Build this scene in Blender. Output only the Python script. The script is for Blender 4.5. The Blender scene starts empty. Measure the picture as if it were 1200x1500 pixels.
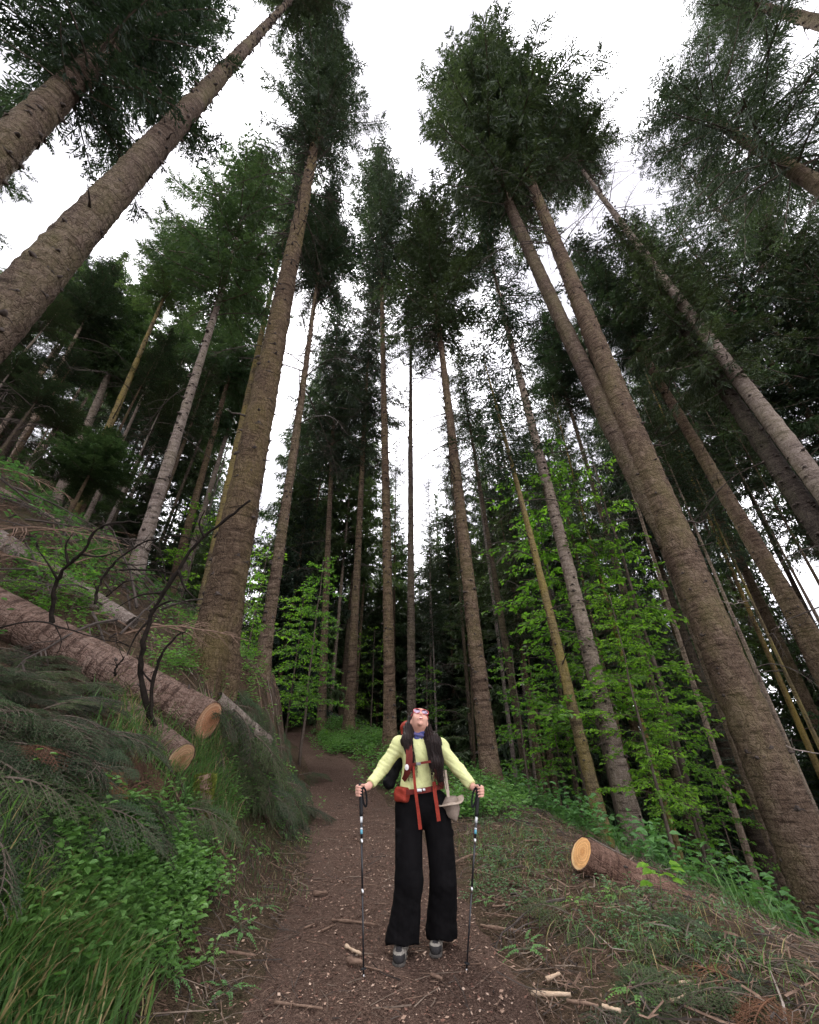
import bpy, math, random
import numpy as np
from mathutils import Vector, Matrix

# ------------------------------------------------------------------ camera, sky, sun, exposure
SC = bpy.context.scene
COL = SC.collection
rad = math.radians
TH = rad(31.7)                      # the camera looks up this much
CAMZ = 1.44
F = 600.0                           # focal length in photograph pixels (1200 wide)
cam_d = bpy.data.cameras.new('camera')
cam = bpy.data.objects.new('camera', cam_d)
COL.objects.link(cam)
cam_d.sensor_fit = 'HORIZONTAL'
cam_d.sensor_width = 36
cam_d.lens = 18
cam_d.clip_start = 0.05
cam_d.clip_end = 2000
cam.location = (0, 0, CAMZ)
cam.rotation_euler = (rad(90) + TH, 0, 0)
SC.camera = cam

world = bpy.data.worlds.new('World')
SC.world = world
world.use_nodes = True
wn, wl = world.node_tree.nodes, world.node_tree.links
wn.clear()
w_out = wn.new('ShaderNodeOutputWorld')
w_bg = wn.new('ShaderNodeBackground')
w_bg.inputs['Strength'].default_value = 0.11
w_sky = wn.new('ShaderNodeTexSky')
w_sky.sky_type = 'NISHITA'
w_sky.sun_disc = False
SUN_EL, SUN_AZ = rad(58), rad(-35)          # sun somewhere behind the cloud, ahead and to the left
w_sky.sun_elevation = SUN_EL
w_sky.sun_rotation = SUN_AZ
w_tc = wn.new('ShaderNodeTexCoord')
w_no = wn.new('ShaderNodeTexNoise')
w_no.inputs['Scale'].default_value = 3.2
w_no.inputs['Detail'].default_value = 6
w_no.inputs['Roughness'].default_value = 0.55
w_rp = wn.new('ShaderNodeValToRGB')
w_rp.color_ramp.elements[0].position = 0.46
w_rp.color_ramp.elements[0].color = (2.0, 1.92, 2.12, 1)
w_rp.color_ramp.elements[1].position = 0.66
w_rp.color_ramp.elements[1].color = (11.0, 10.8, 11.3, 1)
w_hs = wn.new('ShaderNodeHueSaturation')
w_hs.inputs['Saturation'].default_value = 0.3
w_mx = wn.new('ShaderNodeMix')
w_mx.data_type = 'RGBA'
w_mx.inputs['Factor'].default_value = 0.88    # cloud cover
wl.new(w_tc.outputs['Generated'], w_no.inputs['Vector'])
wl.new(w_no.outputs['Fac'], w_rp.inputs['Fac'])
wl.new(w_sky.outputs['Color'], w_hs.inputs['Color'])
wl.new(w_hs.outputs['Color'], w_mx.inputs['A'])
wl.new(w_rp.outputs['Color'], w_mx.inputs['B'])
wl.new(w_mx.outputs['Result'], w_bg.inputs['Color'])
wl.new(w_bg.outputs['Background'], w_out.inputs['Surface'])

sun_d = bpy.data.lights.new('sun', 'SUN')
sun_d.energy = 1.3
sun_d.angle = rad(18)
sun_d.color = (1.0, 0.97, 0.93)
sun = bpy.data.objects.new('sun', sun_d)
COL.objects.link(sun)
sun.rotation_euler = (rad(90) - SUN_EL, 0, -SUN_AZ + rad(180))
sun.location = (-10, 15, 60)

SC.view_settings.view_transform = 'Standard'
SC.view_settings.look = 'None'
SC.view_settings.exposure = 2.4
SC.view_settings.gamma = 1.0
SC.view_settings.use_curve_mapping = False
SC.render.engine = 'CYCLES'
SC.cycles.max_bounces = 6
SC.cycles.diffuse_bounces = 4
SC.cycles.glossy_bounces = 2
SC.cycles.transmission_bounces = 4
SC.cycles.use_denoising = True

# ------------------------------------------------------------------ small helpers
CT, ST = math.cos(TH), math.sin(TH)


def ray(px, py):
    """Direction through a photograph pixel; one unit of it is one metre along the lens axis."""
    u, v = (px - 600) / F, (py - 750) / F
    return np.array([u, CT + v * ST, ST - v * CT])


def at(px, py, s):
    return np.array([0, 0, CAMZ]) + ray(px, py) * s


def at_y(px, py, Y):
    r = ray(px, py)
    return np.array([0, 0, CAMZ]) + r * (Y / r[1])


def proj(p):
    x, y, z = p[0], p[1], p[2] - CAMZ
    s = y * CT + z * ST
    if s < 0.05:
        return (9999, 9999, s)
    return (600 + F * x / s, 750 - F * (z * CT - y * ST) / s, s)


def rng(seed):
    return np.random.default_rng(seed)


def unit(a):
    a = np.asarray(a, float)
    return a / np.maximum(np.linalg.norm(a, axis=-1, keepdims=True), 1e-9)


def make_mesh(name, verts, quads=None, tris=None, mats=(), qmat=None, tmat=None, smooth=False):
    verts = np.asarray(verts, np.float32).reshape(-1, 3)
    q = np.zeros((0, 4), np.int32) if quads is None else np.asarray(quads, np.int32).reshape(-1, 4)
    t = np.zeros((0, 3), np.int32) if tris is None else np.asarray(tris, np.int32).reshape(-1, 3)
    me = bpy.data.meshes.new(name)
    me.vertices.add(len(verts))
    me.vertices.foreach_set('co', verts.ravel())
    nl = len(q) * 4 + len(t) * 3
    me.loops.add(nl)
    me.loops.foreach_set('vertex_index', np.concatenate([q.ravel(), t.ravel()]))
    me.polygons.add(len(q) + len(t))
    st = np.concatenate([np.arange(len(q)) * 4, len(q) * 4 + np.arange(len(t)) * 3]).astype(np.int32)
    me.polygons.foreach_set('loop_start', st)
    mi = np.concatenate([np.zeros(len(q), np.int32) if qmat is None else np.asarray(qmat, np.int32),
                         np.zeros(len(t), np.int32) if tmat is None else np.asarray(tmat, np.int32)])
    for m in mats:
        me.materials.append(m)
    me.polygons.foreach_set('material_index', mi.astype(np.int32))
    me.polygons.foreach_set('use_smooth', np.full(len(q) + len(t), smooth, bool))
    me.update(calc_edges=True)
    me.validate()
    return me


def link(name, me, parent=None, loc=None, rot=None, scale=None):
    o = bpy.data.objects.new(name, me)
    COL.objects.link(o)
    if parent is not None:
        o.parent = parent
    if loc is not None:
        o.location = [float(a) for a in loc]
    if rot is not None:
        o.rotation_euler = [float(a) for a in rot]
    if scale is not None:
        o.scale = [float(a) for a in scale] if hasattr(scale, '__len__') else (float(scale),) * 3
    return o


def tag(o, label=None, cat=None, group=None, kind=None):
    if label: o['label'] = label
    if cat: o['category'] = cat
    if group: o['group'] = group
    if kind: o['kind'] = kind
    return o


class MB:
    """Collects tubes, lozenges and loose pieces, then builds them as one mesh."""
    def __init__(self):
        self.v, self.q, self.t, self.qm, self.tm, self.n = [], [], [], [], [], 0

    def add(self, verts, quads=None, tris=None, mat=0):
        verts = np.asarray(verts, float).reshape(-1, 3)
        if quads is not None and len(quads):
            self.q.append(np.asarray(quads, np.int64).reshape(-1, 4) + self.n)
            self.qm.append(np.full(len(self.q[-1]), mat))
        if tris is not None and len(tris):
            self.t.append(np.asarray(tris, np.int64).reshape(-1, 3) + self.n)
            self.tm.append(np.full(len(self.t[-1]), mat))
        self.v.append(verts)
        self.n += len(verts)

    def tube(self, pts, radii, sides=5, mat=0, cap=True, jag=None):
        pts = np.asarray(pts, float)
        m = len(pts)
        radii = np.broadcast_to(np.asarray(radii, float), (m,))
        tan = unit(np.gradient(pts, axis=0))
        ref = np.array([0.0, 0, 1]) if abs(tan[0][2]) < 0.9 else np.array([1.0, 0, 0])
        a = unit(np.cross(tan, ref))
        b = np.cross(tan, a)
        ang = np.arange(sides) * 2 * math.pi / sides
        ring = (np.cos(ang)[None, :, None] * a[:, None, :] + np.sin(ang)[None, :, None] * b[:, None, :])
        rr = radii[:, None, None]
        if jag is not None:
            rr = rr * jag
        v = (pts[:, None, :] + ring * rr).reshape(-1, 3)
        i = np.arange(m - 1)[:, None] * sides
        j = np.arange(sides)[None, :]
        j2 = (j + 1) % sides
        q = np.stack([i + j, i + j2, i + sides + j2, i + sides + j], -1).reshape(-1, 4)
        t = []
        if cap:
            v = np.concatenate([v, pts[:1], pts[-1:]])
            c0, c1 = m * sides, m * sides + 1
            jj = np.arange(sides)
            j2 = (jj + 1) % sides
            t = np.concatenate([np.stack([np.full(sides, c0), j2, jj], -1),
                                np.stack([np.full(sides, c1), (m - 1) * sides + jj, (m - 1) * sides + j2], -1)])
        self.add(v, q, t if len(t) else None, mat)

    def loz(self, P, D, L, W, N, mat=0, mid=0.45):
        """Lozenges: needle sprays, leaves, chips.  All arrays of length n."""
        P, D, N = np.asarray(P, float), unit(D), np.asarray(N, float)
        n = len(P)
        if n == 0:
            return
        L = np.broadcast_to(np.asarray(L, float), (n,))[:, None]
        W = np.broadcast_to(np.asarray(W, float), (n,))[:, None]
        S = unit(np.cross(D, N))
        v = np.stack([P, P + D * L * mid + S * W / 2, P + D * L, P + D * L * mid - S * W / 2], 1)
        q = np.arange(n * 4).reshape(n, 4)
        self.add(v.reshape(-1, 3), q, None, mat)

    def leaf(self, P, D, L, W, N, mat=0, fold=0.18):
        """Leaves with a folded midrib: six points, two quads."""
        P, D, N = np.asarray(P, float), unit(D), np.asarray(N, float)
        n = len(P)
        if n == 0:
            return
        L = np.broadcast_to(np.asarray(L, float), (n,))[:, None]
        W = np.broadcast_to(np.asarray(W, float), (n,))[:, None]
        S = unit(np.cross(D, N))
        N2 = np.cross(S, D)
        up = N2 * W * fold
        v = np.stack([P, P + D * L * .3 + S * W * .5 + up, P + D * L * .7 + S * W * .38 + up, P + D * L - N2 * L * .08,
                      P + D * L * .7 - S * W * .38 + up, P + D * L * .3 - S * W * .5 + up], 1)
        b = np.arange(n)[:, None] * 6
        q = np.concatenate([b + np.array([[0, 1, 2, 3]]), b + np.array([[0, 3, 4, 5]])])
        self.add(v.reshape(-1, 3), q, None, mat)

    def mesh(self, name, mats, smooth=False):
        return make_mesh(name, np.concatenate(self.v), np.concatenate(self.q) if self.q else None,
                         np.concatenate(self.t) if self.t else None, mats,
                         np.concatenate(self.qm) if self.q else None,
                         np.concatenate(self.tm) if self.t else None, smooth)


# lattice noise for shapes
_R = rng(7).random((256, 256))


def vnoise(x, y):
    x, y = np.asarray(x, float), np.asarray(y, float)
    xi, yi = np.floor(x).astype(int), np.floor(y).astype(int)
    fx, fy = x - xi, y - yi
    fx, fy = fx * fx * (3 - 2 * fx), fy * fy * (3 - 2 * fy)
    g = lambda a, b: _R[a % 256, b % 256]
    return (g(xi, yi) * (1 - fx) + g(xi + 1, yi) * fx) * (1 - fy) + (g(xi, yi + 1) * (1 - fx) + g(xi + 1, yi + 1) * fx) * fy


def fbm(x, y, o=4):
    s, a = 0, 0.5
    for k in range(o):
        s = s + a * (vnoise(x * 2 ** k + 17 * k, y * 2 ** k + 31 * k) - 0.5)
        a *= 0.5
    return s


# ------------------------------------------------------------------ terrain
_ty = np.linspace(-60, 420, 4801)


def _smooth(xs, ys, w):
    t = np.interp(_ty, xs, ys)
    k = np.exp(-0.5 * (np.arange(-3 * w, 3 * w + 1) / w) ** 2)
    return np.convolve(np.pad(t, 3 * w, mode='edge'), k / k.sum(), mode='valid')


_zp = _smooth([-60, 0, 4, 6, 9, 12, 15, 18, 22, 30, 60, 420], [-3, 0, .25, .42, .75, 1.25, 1.85, 2.5, 2.65, 2.9, 6, 40], 8)
_xp = _smooth([-60, 0, 4, 6.5, 9, 12, 15, 18, 22, 420], [1, .05, -.1, -.4, -.95, -1.8, -2.9, -4.5, -7.5, -9], 8)


def zp(Y): return np.interp(Y, _ty, _zp)
def xp(Y): return np.interp(Y, _ty, _xp)


def ground_z(x, y):
    x, y = np.asarray(x, float), np.asarray(y, float)
    d = x - xp(y)
    u = np.maximum(-(d + .85), 0)
    v = np.maximum(d - .85, 0)
    u2 = np.maximum(u + 0.35 * fbm(x * .9 + 5, y * .9, 3) * np.clip(u, 0, 1), 0)
    ka = np.clip((y - 6.0) / 1.6, 0, 1)
    near = np.interp(u2, [0, .35, .7, 1.0, 1.25, 1.5, 1.9, 3, 4.5, 7, 11, 20, 60, 260],
                     [0, .10, .40, .90, 1.5, 1.98, 2.35, 3.0, 4.15, 5.9, 8.4, 14, 34, 90])
    deep = np.interp(u2, [0, .3, .55, .8, 1.05, 1.4, 1.9, 3, 4.5, 7, 11, 20, 60, 260],
                     [0, .2, .75, 1.6, 2.15, 2.4, 2.65, 3.3, 4.3, 6.0, 8.4, 14, 34, 90])
    left = (near * (1 - ka) + deep * ka) * np.interp(y, [1.5, 4.0, 4.9, 5.5, 6.3], [.58, .63, .68, .86, 1.0])
    right = np.interp(v, [0, .5, 1.2, 1.8, 2.4, 3.4, 5, 8, 15, 30, 60, 110, 260],
                      [0, .08, .12, .08, -.08, -.45, -1.25, -2.8, -6.5, -13, -24, -30, -40])
    right = right + .25 * np.clip((y - 9) / 3, 0, 1) * np.exp(-((v - 1.0) / .8) ** 2)
    off = np.clip((np.abs(d) - .7) / .7, 0, 1)
    bump = (.02 + .16 * off) * fbm(x * 1.1, y * 1.1, 3) + (.018 + .05 * off) * fbm(x * 5, y * 5, 3)
    far = np.clip((np.hypot(x, y) - 14) / 30, 0, 1) * 1.6 * fbm(x * .12, y * .12, 3)
    return zp(y) + left + right + bump + far


def gz(x, y):
    return float(ground_z(np.array([x]), np.array([y]))[0])


def gp(px, py, smax=40):
    """Where the ray through a pixel meets the ground."""
    s = np.linspace(.8, smax, 3000)
    p = np.array([0, 0, CAMZ]) + ray(px, py)[None, :] * s[:, None]
    below = p[:, 2] < ground_z(p[:, 0], p[:, 1])
    k = int(np.argmax(below)) if below.any() else len(s) - 1
    return p[k]


def gnormal(x, y, e=.12):
    n = np.array([gz(x - e, y) - gz(x + e, y), gz(x, y - e) - gz(x, y + e), 2 * e])
    return n / np.linalg.norm(n)


# ------------------------------------------------------------------ materials
class NT:
    def __init__(self, name):
        self.m = bpy.data.materials.new(name)
        self.m.use_nodes = True
        self.n, self.l = self.m.node_tree.nodes, self.m.node_tree.links
        self.n.clear()
        self.out = self.n.new('ShaderNodeOutputMaterial')

    def new(self, t, **kw):
        nd = self.n.new('ShaderNode' + t)
        for k, v in kw.items():
            if hasattr(nd, k):
                setattr(nd, k, v)
            else:
                nd.inputs[k.replace('_', ' ')].default_value = v
        return nd

    def link(self, a, b): self.l.new(a, b)

    def coord(self, kind='Object', scale=(1, 1, 1)):
        tc = self.n.new('ShaderNodeTexCoord')
        mp = self.n.new('ShaderNodeMapping')
        mp.inputs['Scale'].default_value = scale
        self.link(tc.outputs[kind], mp.inputs['Vector'])
        return mp.outputs['Vector']

    def noise(self, vec, scale, detail=4, rough=.6):
        nd = self.new('TexNoise', Scale=scale, Detail=detail, Roughness=rough)
        self.link(vec, nd.inputs['Vector'])
        return nd.outputs['Fac']

    def voro(self, vec, scale, feature='F1', out='Distance', rnd=1.0):
        nd = self.n.new('ShaderNodeTexVoronoi')
        nd.feature = feature
        nd.inputs['Scale'].default_value = scale
        nd.inputs['Randomness'].default_value = rnd
        self.link(vec, nd.inputs['Vector'])
        return nd.outputs[out]

    def ramp(self, fac, stops):
        nd = self.n.new('ShaderNodeValToRGB')
        cr = nd.color_ramp
        while len(cr.elements) < len(stops):
            cr.elements.new(.5)
        for e, (p, c) in zip(cr.elements, stops):
            e.position = p
            e.color = (*c, 1) if hasattr(c, '__len__') else (c, c, c, 1)
        self.link(fac, nd.inputs['Fac'])
        return nd.outputs['Color']

    def mix(self, fac, a, b, mode='MIX'):
        nd = self.n.new('ShaderNodeMix')
        nd.data_type = 'RGBA'
        nd.blend_type = mode
        for sock, val in (('Factor', fac), ('A', a), ('B', b)):
            if hasattr(val, 'is_output'):
                self.link(val, nd.inputs[sock])
            elif sock == 'Factor':
                nd.inputs[sock].default_value = val
            else:
                nd.inputs[sock].default_value = (*val, 1)
        return nd.outputs['Result']

    def math(self, op, a, b=0.0):
        nd = self.n.new('ShaderNodeMath')
        nd.operation = op
        for k, val in enumerate((a, b)):
            if hasattr(val, 'is_output'):
                self.link(val, nd.inputs[k])
            else:
                nd.inputs[k].default_value = val
        return nd.outputs[0]

    def rnd(self):
        return self.n.new('ShaderNodeObjectInfo').outputs['Random']

    def bump(self, height, strength=.5, dist=.02):
        nd = self.new('Bump', Strength=strength, Distance=dist)
        self.link(height, nd.inputs['Height'])
        return nd.outputs['Normal']

    def surf(self, color, rough=.85, normal=None, spec=.2, trans=0.0, tcol=None):
        bs = self.n.new('ShaderNodeBsdfPrincipled')
        bs.inputs['Specular IOR Level'].default_value = spec
        if hasattr(rough, 'is_output'):
            self.link(rough, bs.inputs['Roughness'])
        else:
            bs.inputs['Roughness'].default_value = rough
        if hasattr(color, 'is_output'):
            self.link(color, bs.inputs['Base Color'])
        else:
            bs.inputs['Base Color'].default_value = (*color, 1)
        if normal is not None:
            self.link(normal, bs.inputs['Normal'])
        sh = bs.outputs[0]
        if trans > 0:
            tr = self.n.new('ShaderNodeBsdfTranslucent')
            src = tcol if tcol is not None else color
            if hasattr(src, 'is_output'):
                self.link(src, tr.inputs['Color'])
            else:
                tr.inputs['Color'].default_value = (*src, 1)
            mx = self.n.new('ShaderNodeMixShader')
            mx.inputs[0].default_value = trans
            self.link(sh, mx.inputs[1])
            self.link(tr.outputs[0], mx.inputs[2])
            sh = mx.outputs[0]
        self.link(sh, self.out.inputs['Surface'])
        return self.m


def mat_bark(name, base, dark, light, lichen=(.2, .19, .06), lich_amt=.3, plate=16, strength=.8):
    t = NT(name)
    v = t.coord('Object', (1, 1, .55))
    v2 = t.coord('Object', (1, 1, 1.9))
    wob = t.new('TexNoise', Scale=9.0, Detail=5)
    t.link(v, wob.inputs['Vector'])
    vv = t.n.new('ShaderNodeVectorMath'); vv.operation = 'MULTIPLY_ADD'
    t.link(wob.outputs['Color'], vv.inputs[0]); vv.inputs[1].default_value = (.16, .16, .16); t.link(v, vv.inputs[2])
    cell = t.voro(vv.outputs[0], plate, 'DISTANCE_TO_EDGE')
    cid = t.voro(vv.outputs[0], plate, 'F1', 'Color')
    fl = t.voro(vv.outputs[0], plate * 2.7, 'F1', 'Distance')
    n1 = t.noise(v2, 42, 7, .75)
    n2 = t.noise(v, 1.3, 5, .65)
    n3 = t.noise(v2, 8, 6, .7)
    col = t.mix(t.ramp(n3, [(.32, 0.0), (.68, 1.0)]), dark, base)
    gray = t.n.new('ShaderNodeRGBToBW'); t.link(cid, gray.inputs[0])
    col = t.mix(t.math('MULTIPLY', t.ramp(gray.outputs[0], [(.45, 0.0), (.85, 1.0)]), .4), col, light)
    crack = t.ramp(t.math('ADD', cell, t.math('MULTIPLY', n1, .07)), [(.035, .1), (.11, 1.0)])
    col = t.mix(crack, tuple(c * .62 for c in dark), col)
    col = t.mix(t.ramp(n1, [(.46, 0.0), (.72, .6)]), col, tuple(min(1, c * 1.5) for c in light))
    col = t.mix(t.ramp(n1, [(.28, .7), (.44, 0.0)]), col, tuple(c * .5 for c in dark))
    col = t.mix(t.ramp(n2, [(.36, .5), (.52, 0.0)]), col, dark)
    v3 = t.coord('Object', (1.3, 1.3, 8.0))
    n4 = t.noise(v3, 2.3, 5, .7)
    col = t.mix(t.ramp(n4, [(.54, 0.0), (.60, .8)]), col, tuple(c * .55 for c in dark))
    col = t.mix(t.ramp(n4, [(.36, .5), (.44, 0.0)]), col, light)
    lm = t.ramp(t.math('MULTIPLY', n2, t.math('ADD', n1, .5)), [(.50 - .10 * lich_amt, 0.0), (.66, lich_amt)])
    col = t.mix(lm, col, lichen)
    tint = t.ramp(t.rnd(), [(0, (.80, .82, .88)), (.5, (1.0, .96, .92)), (1, (1.12, 1.02, .9))])
    col = t.mix(1.0, col, tint, 'MULTIPLY')
    h = t.math('ADD', t.math('MULTIPLY', t.ramp(cell, [(0, 0.0), (.16, 1.0)]), .7), t.math('MULTIPLY', n1, 1.2))
    h = t.math('ADD', h, t.math('MULTIPLY', n3, .9))
    h = t.math('ADD', h, t.math('MULTIPLY', fl, -.7))
    h = t.math('ADD', h, t.math('MULTIPLY', n4, -1.6))
    return t.surf(col, .92, t.bump(h, strength, .045), .12)


def mat_leaf(name, c1, c2, trans=.3, rough=.55, scale=1.2, spec=.25, tboost=1.5, tr=((.78, .85, .9), (1.2, 1.12, .9))):
    t = NT(name)
    v = t.coord('Object')
    n = t.noise(v, scale, 3, .6)
    n2 = t.noise(v, scale * 14, 2, .5)
    col = t.mix(t.ramp(t.math('ADD', t.math('MULTIPLY', n, .6), t.math('MULTIPLY', n2, .4)), [(.35, 0.0), (.65, 1.0)]), c1, c2)
    tint = t.ramp(t.rnd(), [(0, tr[0]), (.5, (1, 1, 1)), (1, tr[1])])
    col = t.mix(1.0, col, tint, 'MULTIPLY')
    tc = t.mix(1.0, col, (tboost, tboost * 1.1, tboost * .6), 'MULTIPLY')
    return t.surf(col, rough, None, spec, trans, tc)


def mat_plain(name, c1, c2=None, scale=20, rough=.8, bump=0.0, spec=.2, bscale=None, metal=0.0):
    t = NT(name)
    v = t.coord('Object')
    col = c1 if c2 is None else t.mix(t.ramp(t.noise(v, scale, 5, .65), [(.35, 0.0), (.65, 1.0)]), c1, c2)
    nrm = t.bump(t.noise(v, bscale or scale * 3, 4, .6), bump, .01) if bump else None
    m = t.surf(col, rough, nrm, spec)
    if metal:
        for nd in m.node_tree.nodes:
            if nd.type == 'BSDF_PRINCIPLED':
                nd.inputs['Metallic'].default_value = metal
    return m


M = {}
M['bark'] = mat_bark('spruce_bark', (.165, .118, .086), (.066, .045, .033), (.27, .21, .165), (.17, .16, .065), .45, 14)
M['bark_old'] = mat_bark('old_scaly_bark', (.155, .112, .078), (.062, .043, .030), (.24, .185, .14), (.19, .165, .06), .5, 13, 1.0)
M['bark_lichen'] = mat_bark('lichened_bark', (.22, .17, .09), (.11, .08, .05), (.30, .24, .14), (.32, .25, .06), .8, 20, .6)
M['bark_pale'] = mat_bark('pale_grey_bark', (.26, .215, .185), (.13, .10, .085), (.40, .35, .31), (.3, .28, .16), .3, 22, .6)
M['bark_dark'] = mat_bark('dark_bark', (.10, .078, .062), (.05, .038, .03), (.15, .12, .095), (.12, .13, .05), .3, 18, .7)
M['log_bark'] = mat_bark('pinkish_log_bark', (.235, .148, .108), (.105, .062, .044), (.37, .27, .21), (.3, .2, .17), .2, 15, .7)
M['log_red'] = mat_bark('reddish_log_bark', (.175, .105, .075), (.085, .048, .036), (.26, .17, .13), (.2, .12, .08), .2, 18, .6)
M['needles'] = mat_leaf('dark_needles', (.021, .035, .024), (.054, .078, .047), .2, .5, .9)
M['needles_green'] = mat_leaf('green_needles', (.038, .070, .035), (.10, .145, .065), .3, .5, .9)
M['needles_far_lit'] = mat_leaf('distant_needles_lit', (.040, .070, .040), (.105, .150, .075), .3, .5, .9)  # light from the clearing put into the colour: paler needles lift the dark gaps
M['needles_bough'] = mat_leaf('bough_needles', (.018, .043, .021), (.048, .092, .040), .1, .6, 3, .15, 1.5, ((.45, .5, .55), (1.45, 1.3, .85)))
M['twig_wood'] = mat_plain('twig_wood', (.06, .045, .035), (.11, .085, .068), 12, .9)
M['dead_wood'] = mat_plain('dead_wood', (.035, .028, .024), (.085, .068, .058), 10, .9, .5)
M['black_branch'] = mat_plain('dark_branch_bark', (.010, .008, .007), (.028, .022, .018), 14, .9, .5, .1)
M['grey_wood'] = mat_plain('grey_dead_wood', (.16, .13, .11), (.32, .27, .23), 14, .9, .4)
M['pale_stick'] = mat_plain('pale_stick', (.34, .24, .16), (.5, .38, .27), 18, .85, .3)
M['brown_stick'] = mat_plain('brown_stick', (.10, .062, .045), (.21, .14, .10), 18, .9, .4)
M['beech'] = mat_leaf('beech_leaves', (.08, .19, .022), (.17, .32, .045), .5, .45, 2.2, .3, 1.7)
M['beech_dull'] = mat_leaf('dull_beech_leaves', (.045, .11, .02), (.10, .20, .035), .4, .45, 2.2, .3, 1.5)
M['herb'] = mat_leaf('herb_leaves', (.06, .15, .04), (.15, .29, .09), .35, .5, 2.5, .3, 1.5)
M['herb_dark'] = mat_leaf('dull_herb_leaves', (.05, .105, .045), (.12, .2, .09), .3, .55, 2.5, .25, 1.4)
M['grass'] = mat_leaf('grass_blades', (.045, .11, .03), (.125, .23, .065), .3, .5, 1.6, .3, 1.4)
M['dry_grass'] = mat_leaf('dry_grass', (.19, .15, .075), (.36, .29, .16), .25, .7, 3, .2, 1.2)
M['moss'] = mat_plain('moss', (.07, .09, .018), (.19, .21, .04), 30, .95, 1.0, .1, 90)


def mat_floor(name, cols, scale, green=None, bump=1.0):
    t = NT(name)
    v = t.coord('Object')
    n1 = t.noise(v, scale, 8, .72)
    n2 = t.noise(v, scale * .07, 4, .6)
    ch = t.voro(v, scale * 3.2, 'F1', 'Color')
    gy = t.n.new('ShaderNodeRGBToBW'); t.link(ch, gy.inputs[0])
    chd = t.voro(v, scale * 3.2, 'F1', 'Distance')
    col = t.ramp(n1, [(.3, cols[0]), (.52, cols[1]), (.75, cols[2])])
    col = t.mix(t.ramp(gy.outputs[0], [(.55, 0.0), (.9, .55)]), col, cols[2])
    col = t.mix(t.ramp(gy.outputs[0], [(.12, .6), (.35, 0.0)]), col, cols[0])
    col = t.mix(t.ramp(n2, [(.35, 0.0), (.7, .5)]), col, cols[3])
    if green:
        col = t.mix(t.ramp(t.noise(v, scale * .035, 5, .7), [(.54, 0.0), (.68, .6)]), col, green)
    h = t.math('ADD', t.math('MULTIPLY', n1, 1.2), t.math('MULTIPLY', t.math('SUBTRACT', 1.0, chd), .8))
    return t.surf(col, .95, t.bump(h, bump, .03), .1)


M['mulch'] = mat_floor('path_mulch', [(.032, .019, .014), (.110, .067, .050), (.27, .185, .14), (.145, .095, .074)], 34)
M['forest_floor'] = mat_floor('forest_floor', [(.03, .02, .013), (.085, .055, .036), (.17, .115, .075), (.06, .05, .03)], 26, (.05, .075, .022))


def mat_cut(name, heart, mid, sap, ring, streak):
    t = NT(name)
    tc = t.n.new('ShaderNodeTexCoord')
    v = t.coord('Object', (1, 1, .2))
    sx = t.n.new('ShaderNodeSeparateXYZ'); t.link(tc.outputs['Object'], sx.inputs[0])
    x = t.math('ADD', sx.outputs['X'], .022)
    y = t.math('SUBTRACT', sx.outputs['Y'], .018)
    r = t.math('SQRT', t.math('ADD', t.math('MULTIPLY', x, x), t.math('MULTIPLY', y, y)))
    rr = t.math('ADD', r, t.math('MULTIPLY', t.math('SUBTRACT', t.noise(v, 7, 4, .6), .5), .05))
    col = t.ramp(t.math('MULTIPLY', rr, 5.0), [(.08, heart), (.3, mid), (.66, mid), (.74, sap), (.95, tuple(c * .8 for c in sap))])
    rings = t.math('SINE', t.math('MULTIPLY', rr, 2 * math.pi / ring))
    rings2 = t.math('SINE', t.math('MULTIPLY', rr, 2 * math.pi / (ring * .43)))
    col = t.mix(t.ramp(t.math('ADD', t.math('MULTIPLY', rings, .6), t.math('MULTIPLY', rings2, .4)), [(.25, .5), (.8, 0.0)]), col, tuple(c * .55 for c in heart))
    an = t.n.new('ShaderNodeMath'); an.operation = 'ARCTAN2'; t.link(y, an.inputs[0]); t.link(x, an.inputs[1])
    cv = t.n.new('ShaderNodeCombineXYZ'); t.link(t.math('MULTIPLY', an.outputs[0], 2.2), cv.inputs[0]); t.link(t.math('MULTIPLY', r, 2.5), cv.inputs[1])
    ck = t.noise(cv.outputs[0], 2.6, 3, .6)
    col = t.mix(t.ramp(ck, [(.27, .85), (.335, 0.0)]), col, tuple(c * .25 for c in heart))
    saw = t.noise(t.coord('Object', (5, 60, 1)), 2.5, 4, .6)
    col = t.mix(t.ramp(saw, [(.5, 0.0), (.72, .5)]), col, streak)
    col = t.mix(t.ramp(t.noise(v, 5, 5, .7), [(.5, 0.0), (.68, .55)]), col, tuple(c * .5 for c in heart))
    return t.surf(col, .85, t.bump(saw, .5, .01), .12)


M['cut_orange'] = mat_cut('orange_cut_wood', (.30, .13, .065), (.46, .23, .125), (.54, .33, .20), .036, (.5, .33, .24))
M['cut_tan'] = mat_cut('tan_cut_wood', (.27, .14, .07), (.46, .28, .16), (.55, .38, .24), .030, (.5, .36, .25))
M['cut_fresh'] = mat_cut('fresh_cut_wood', (.52, .25, .09), (.66, .37, .15), (.74, .52, .27), .036, (.7, .48, .26))
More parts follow.
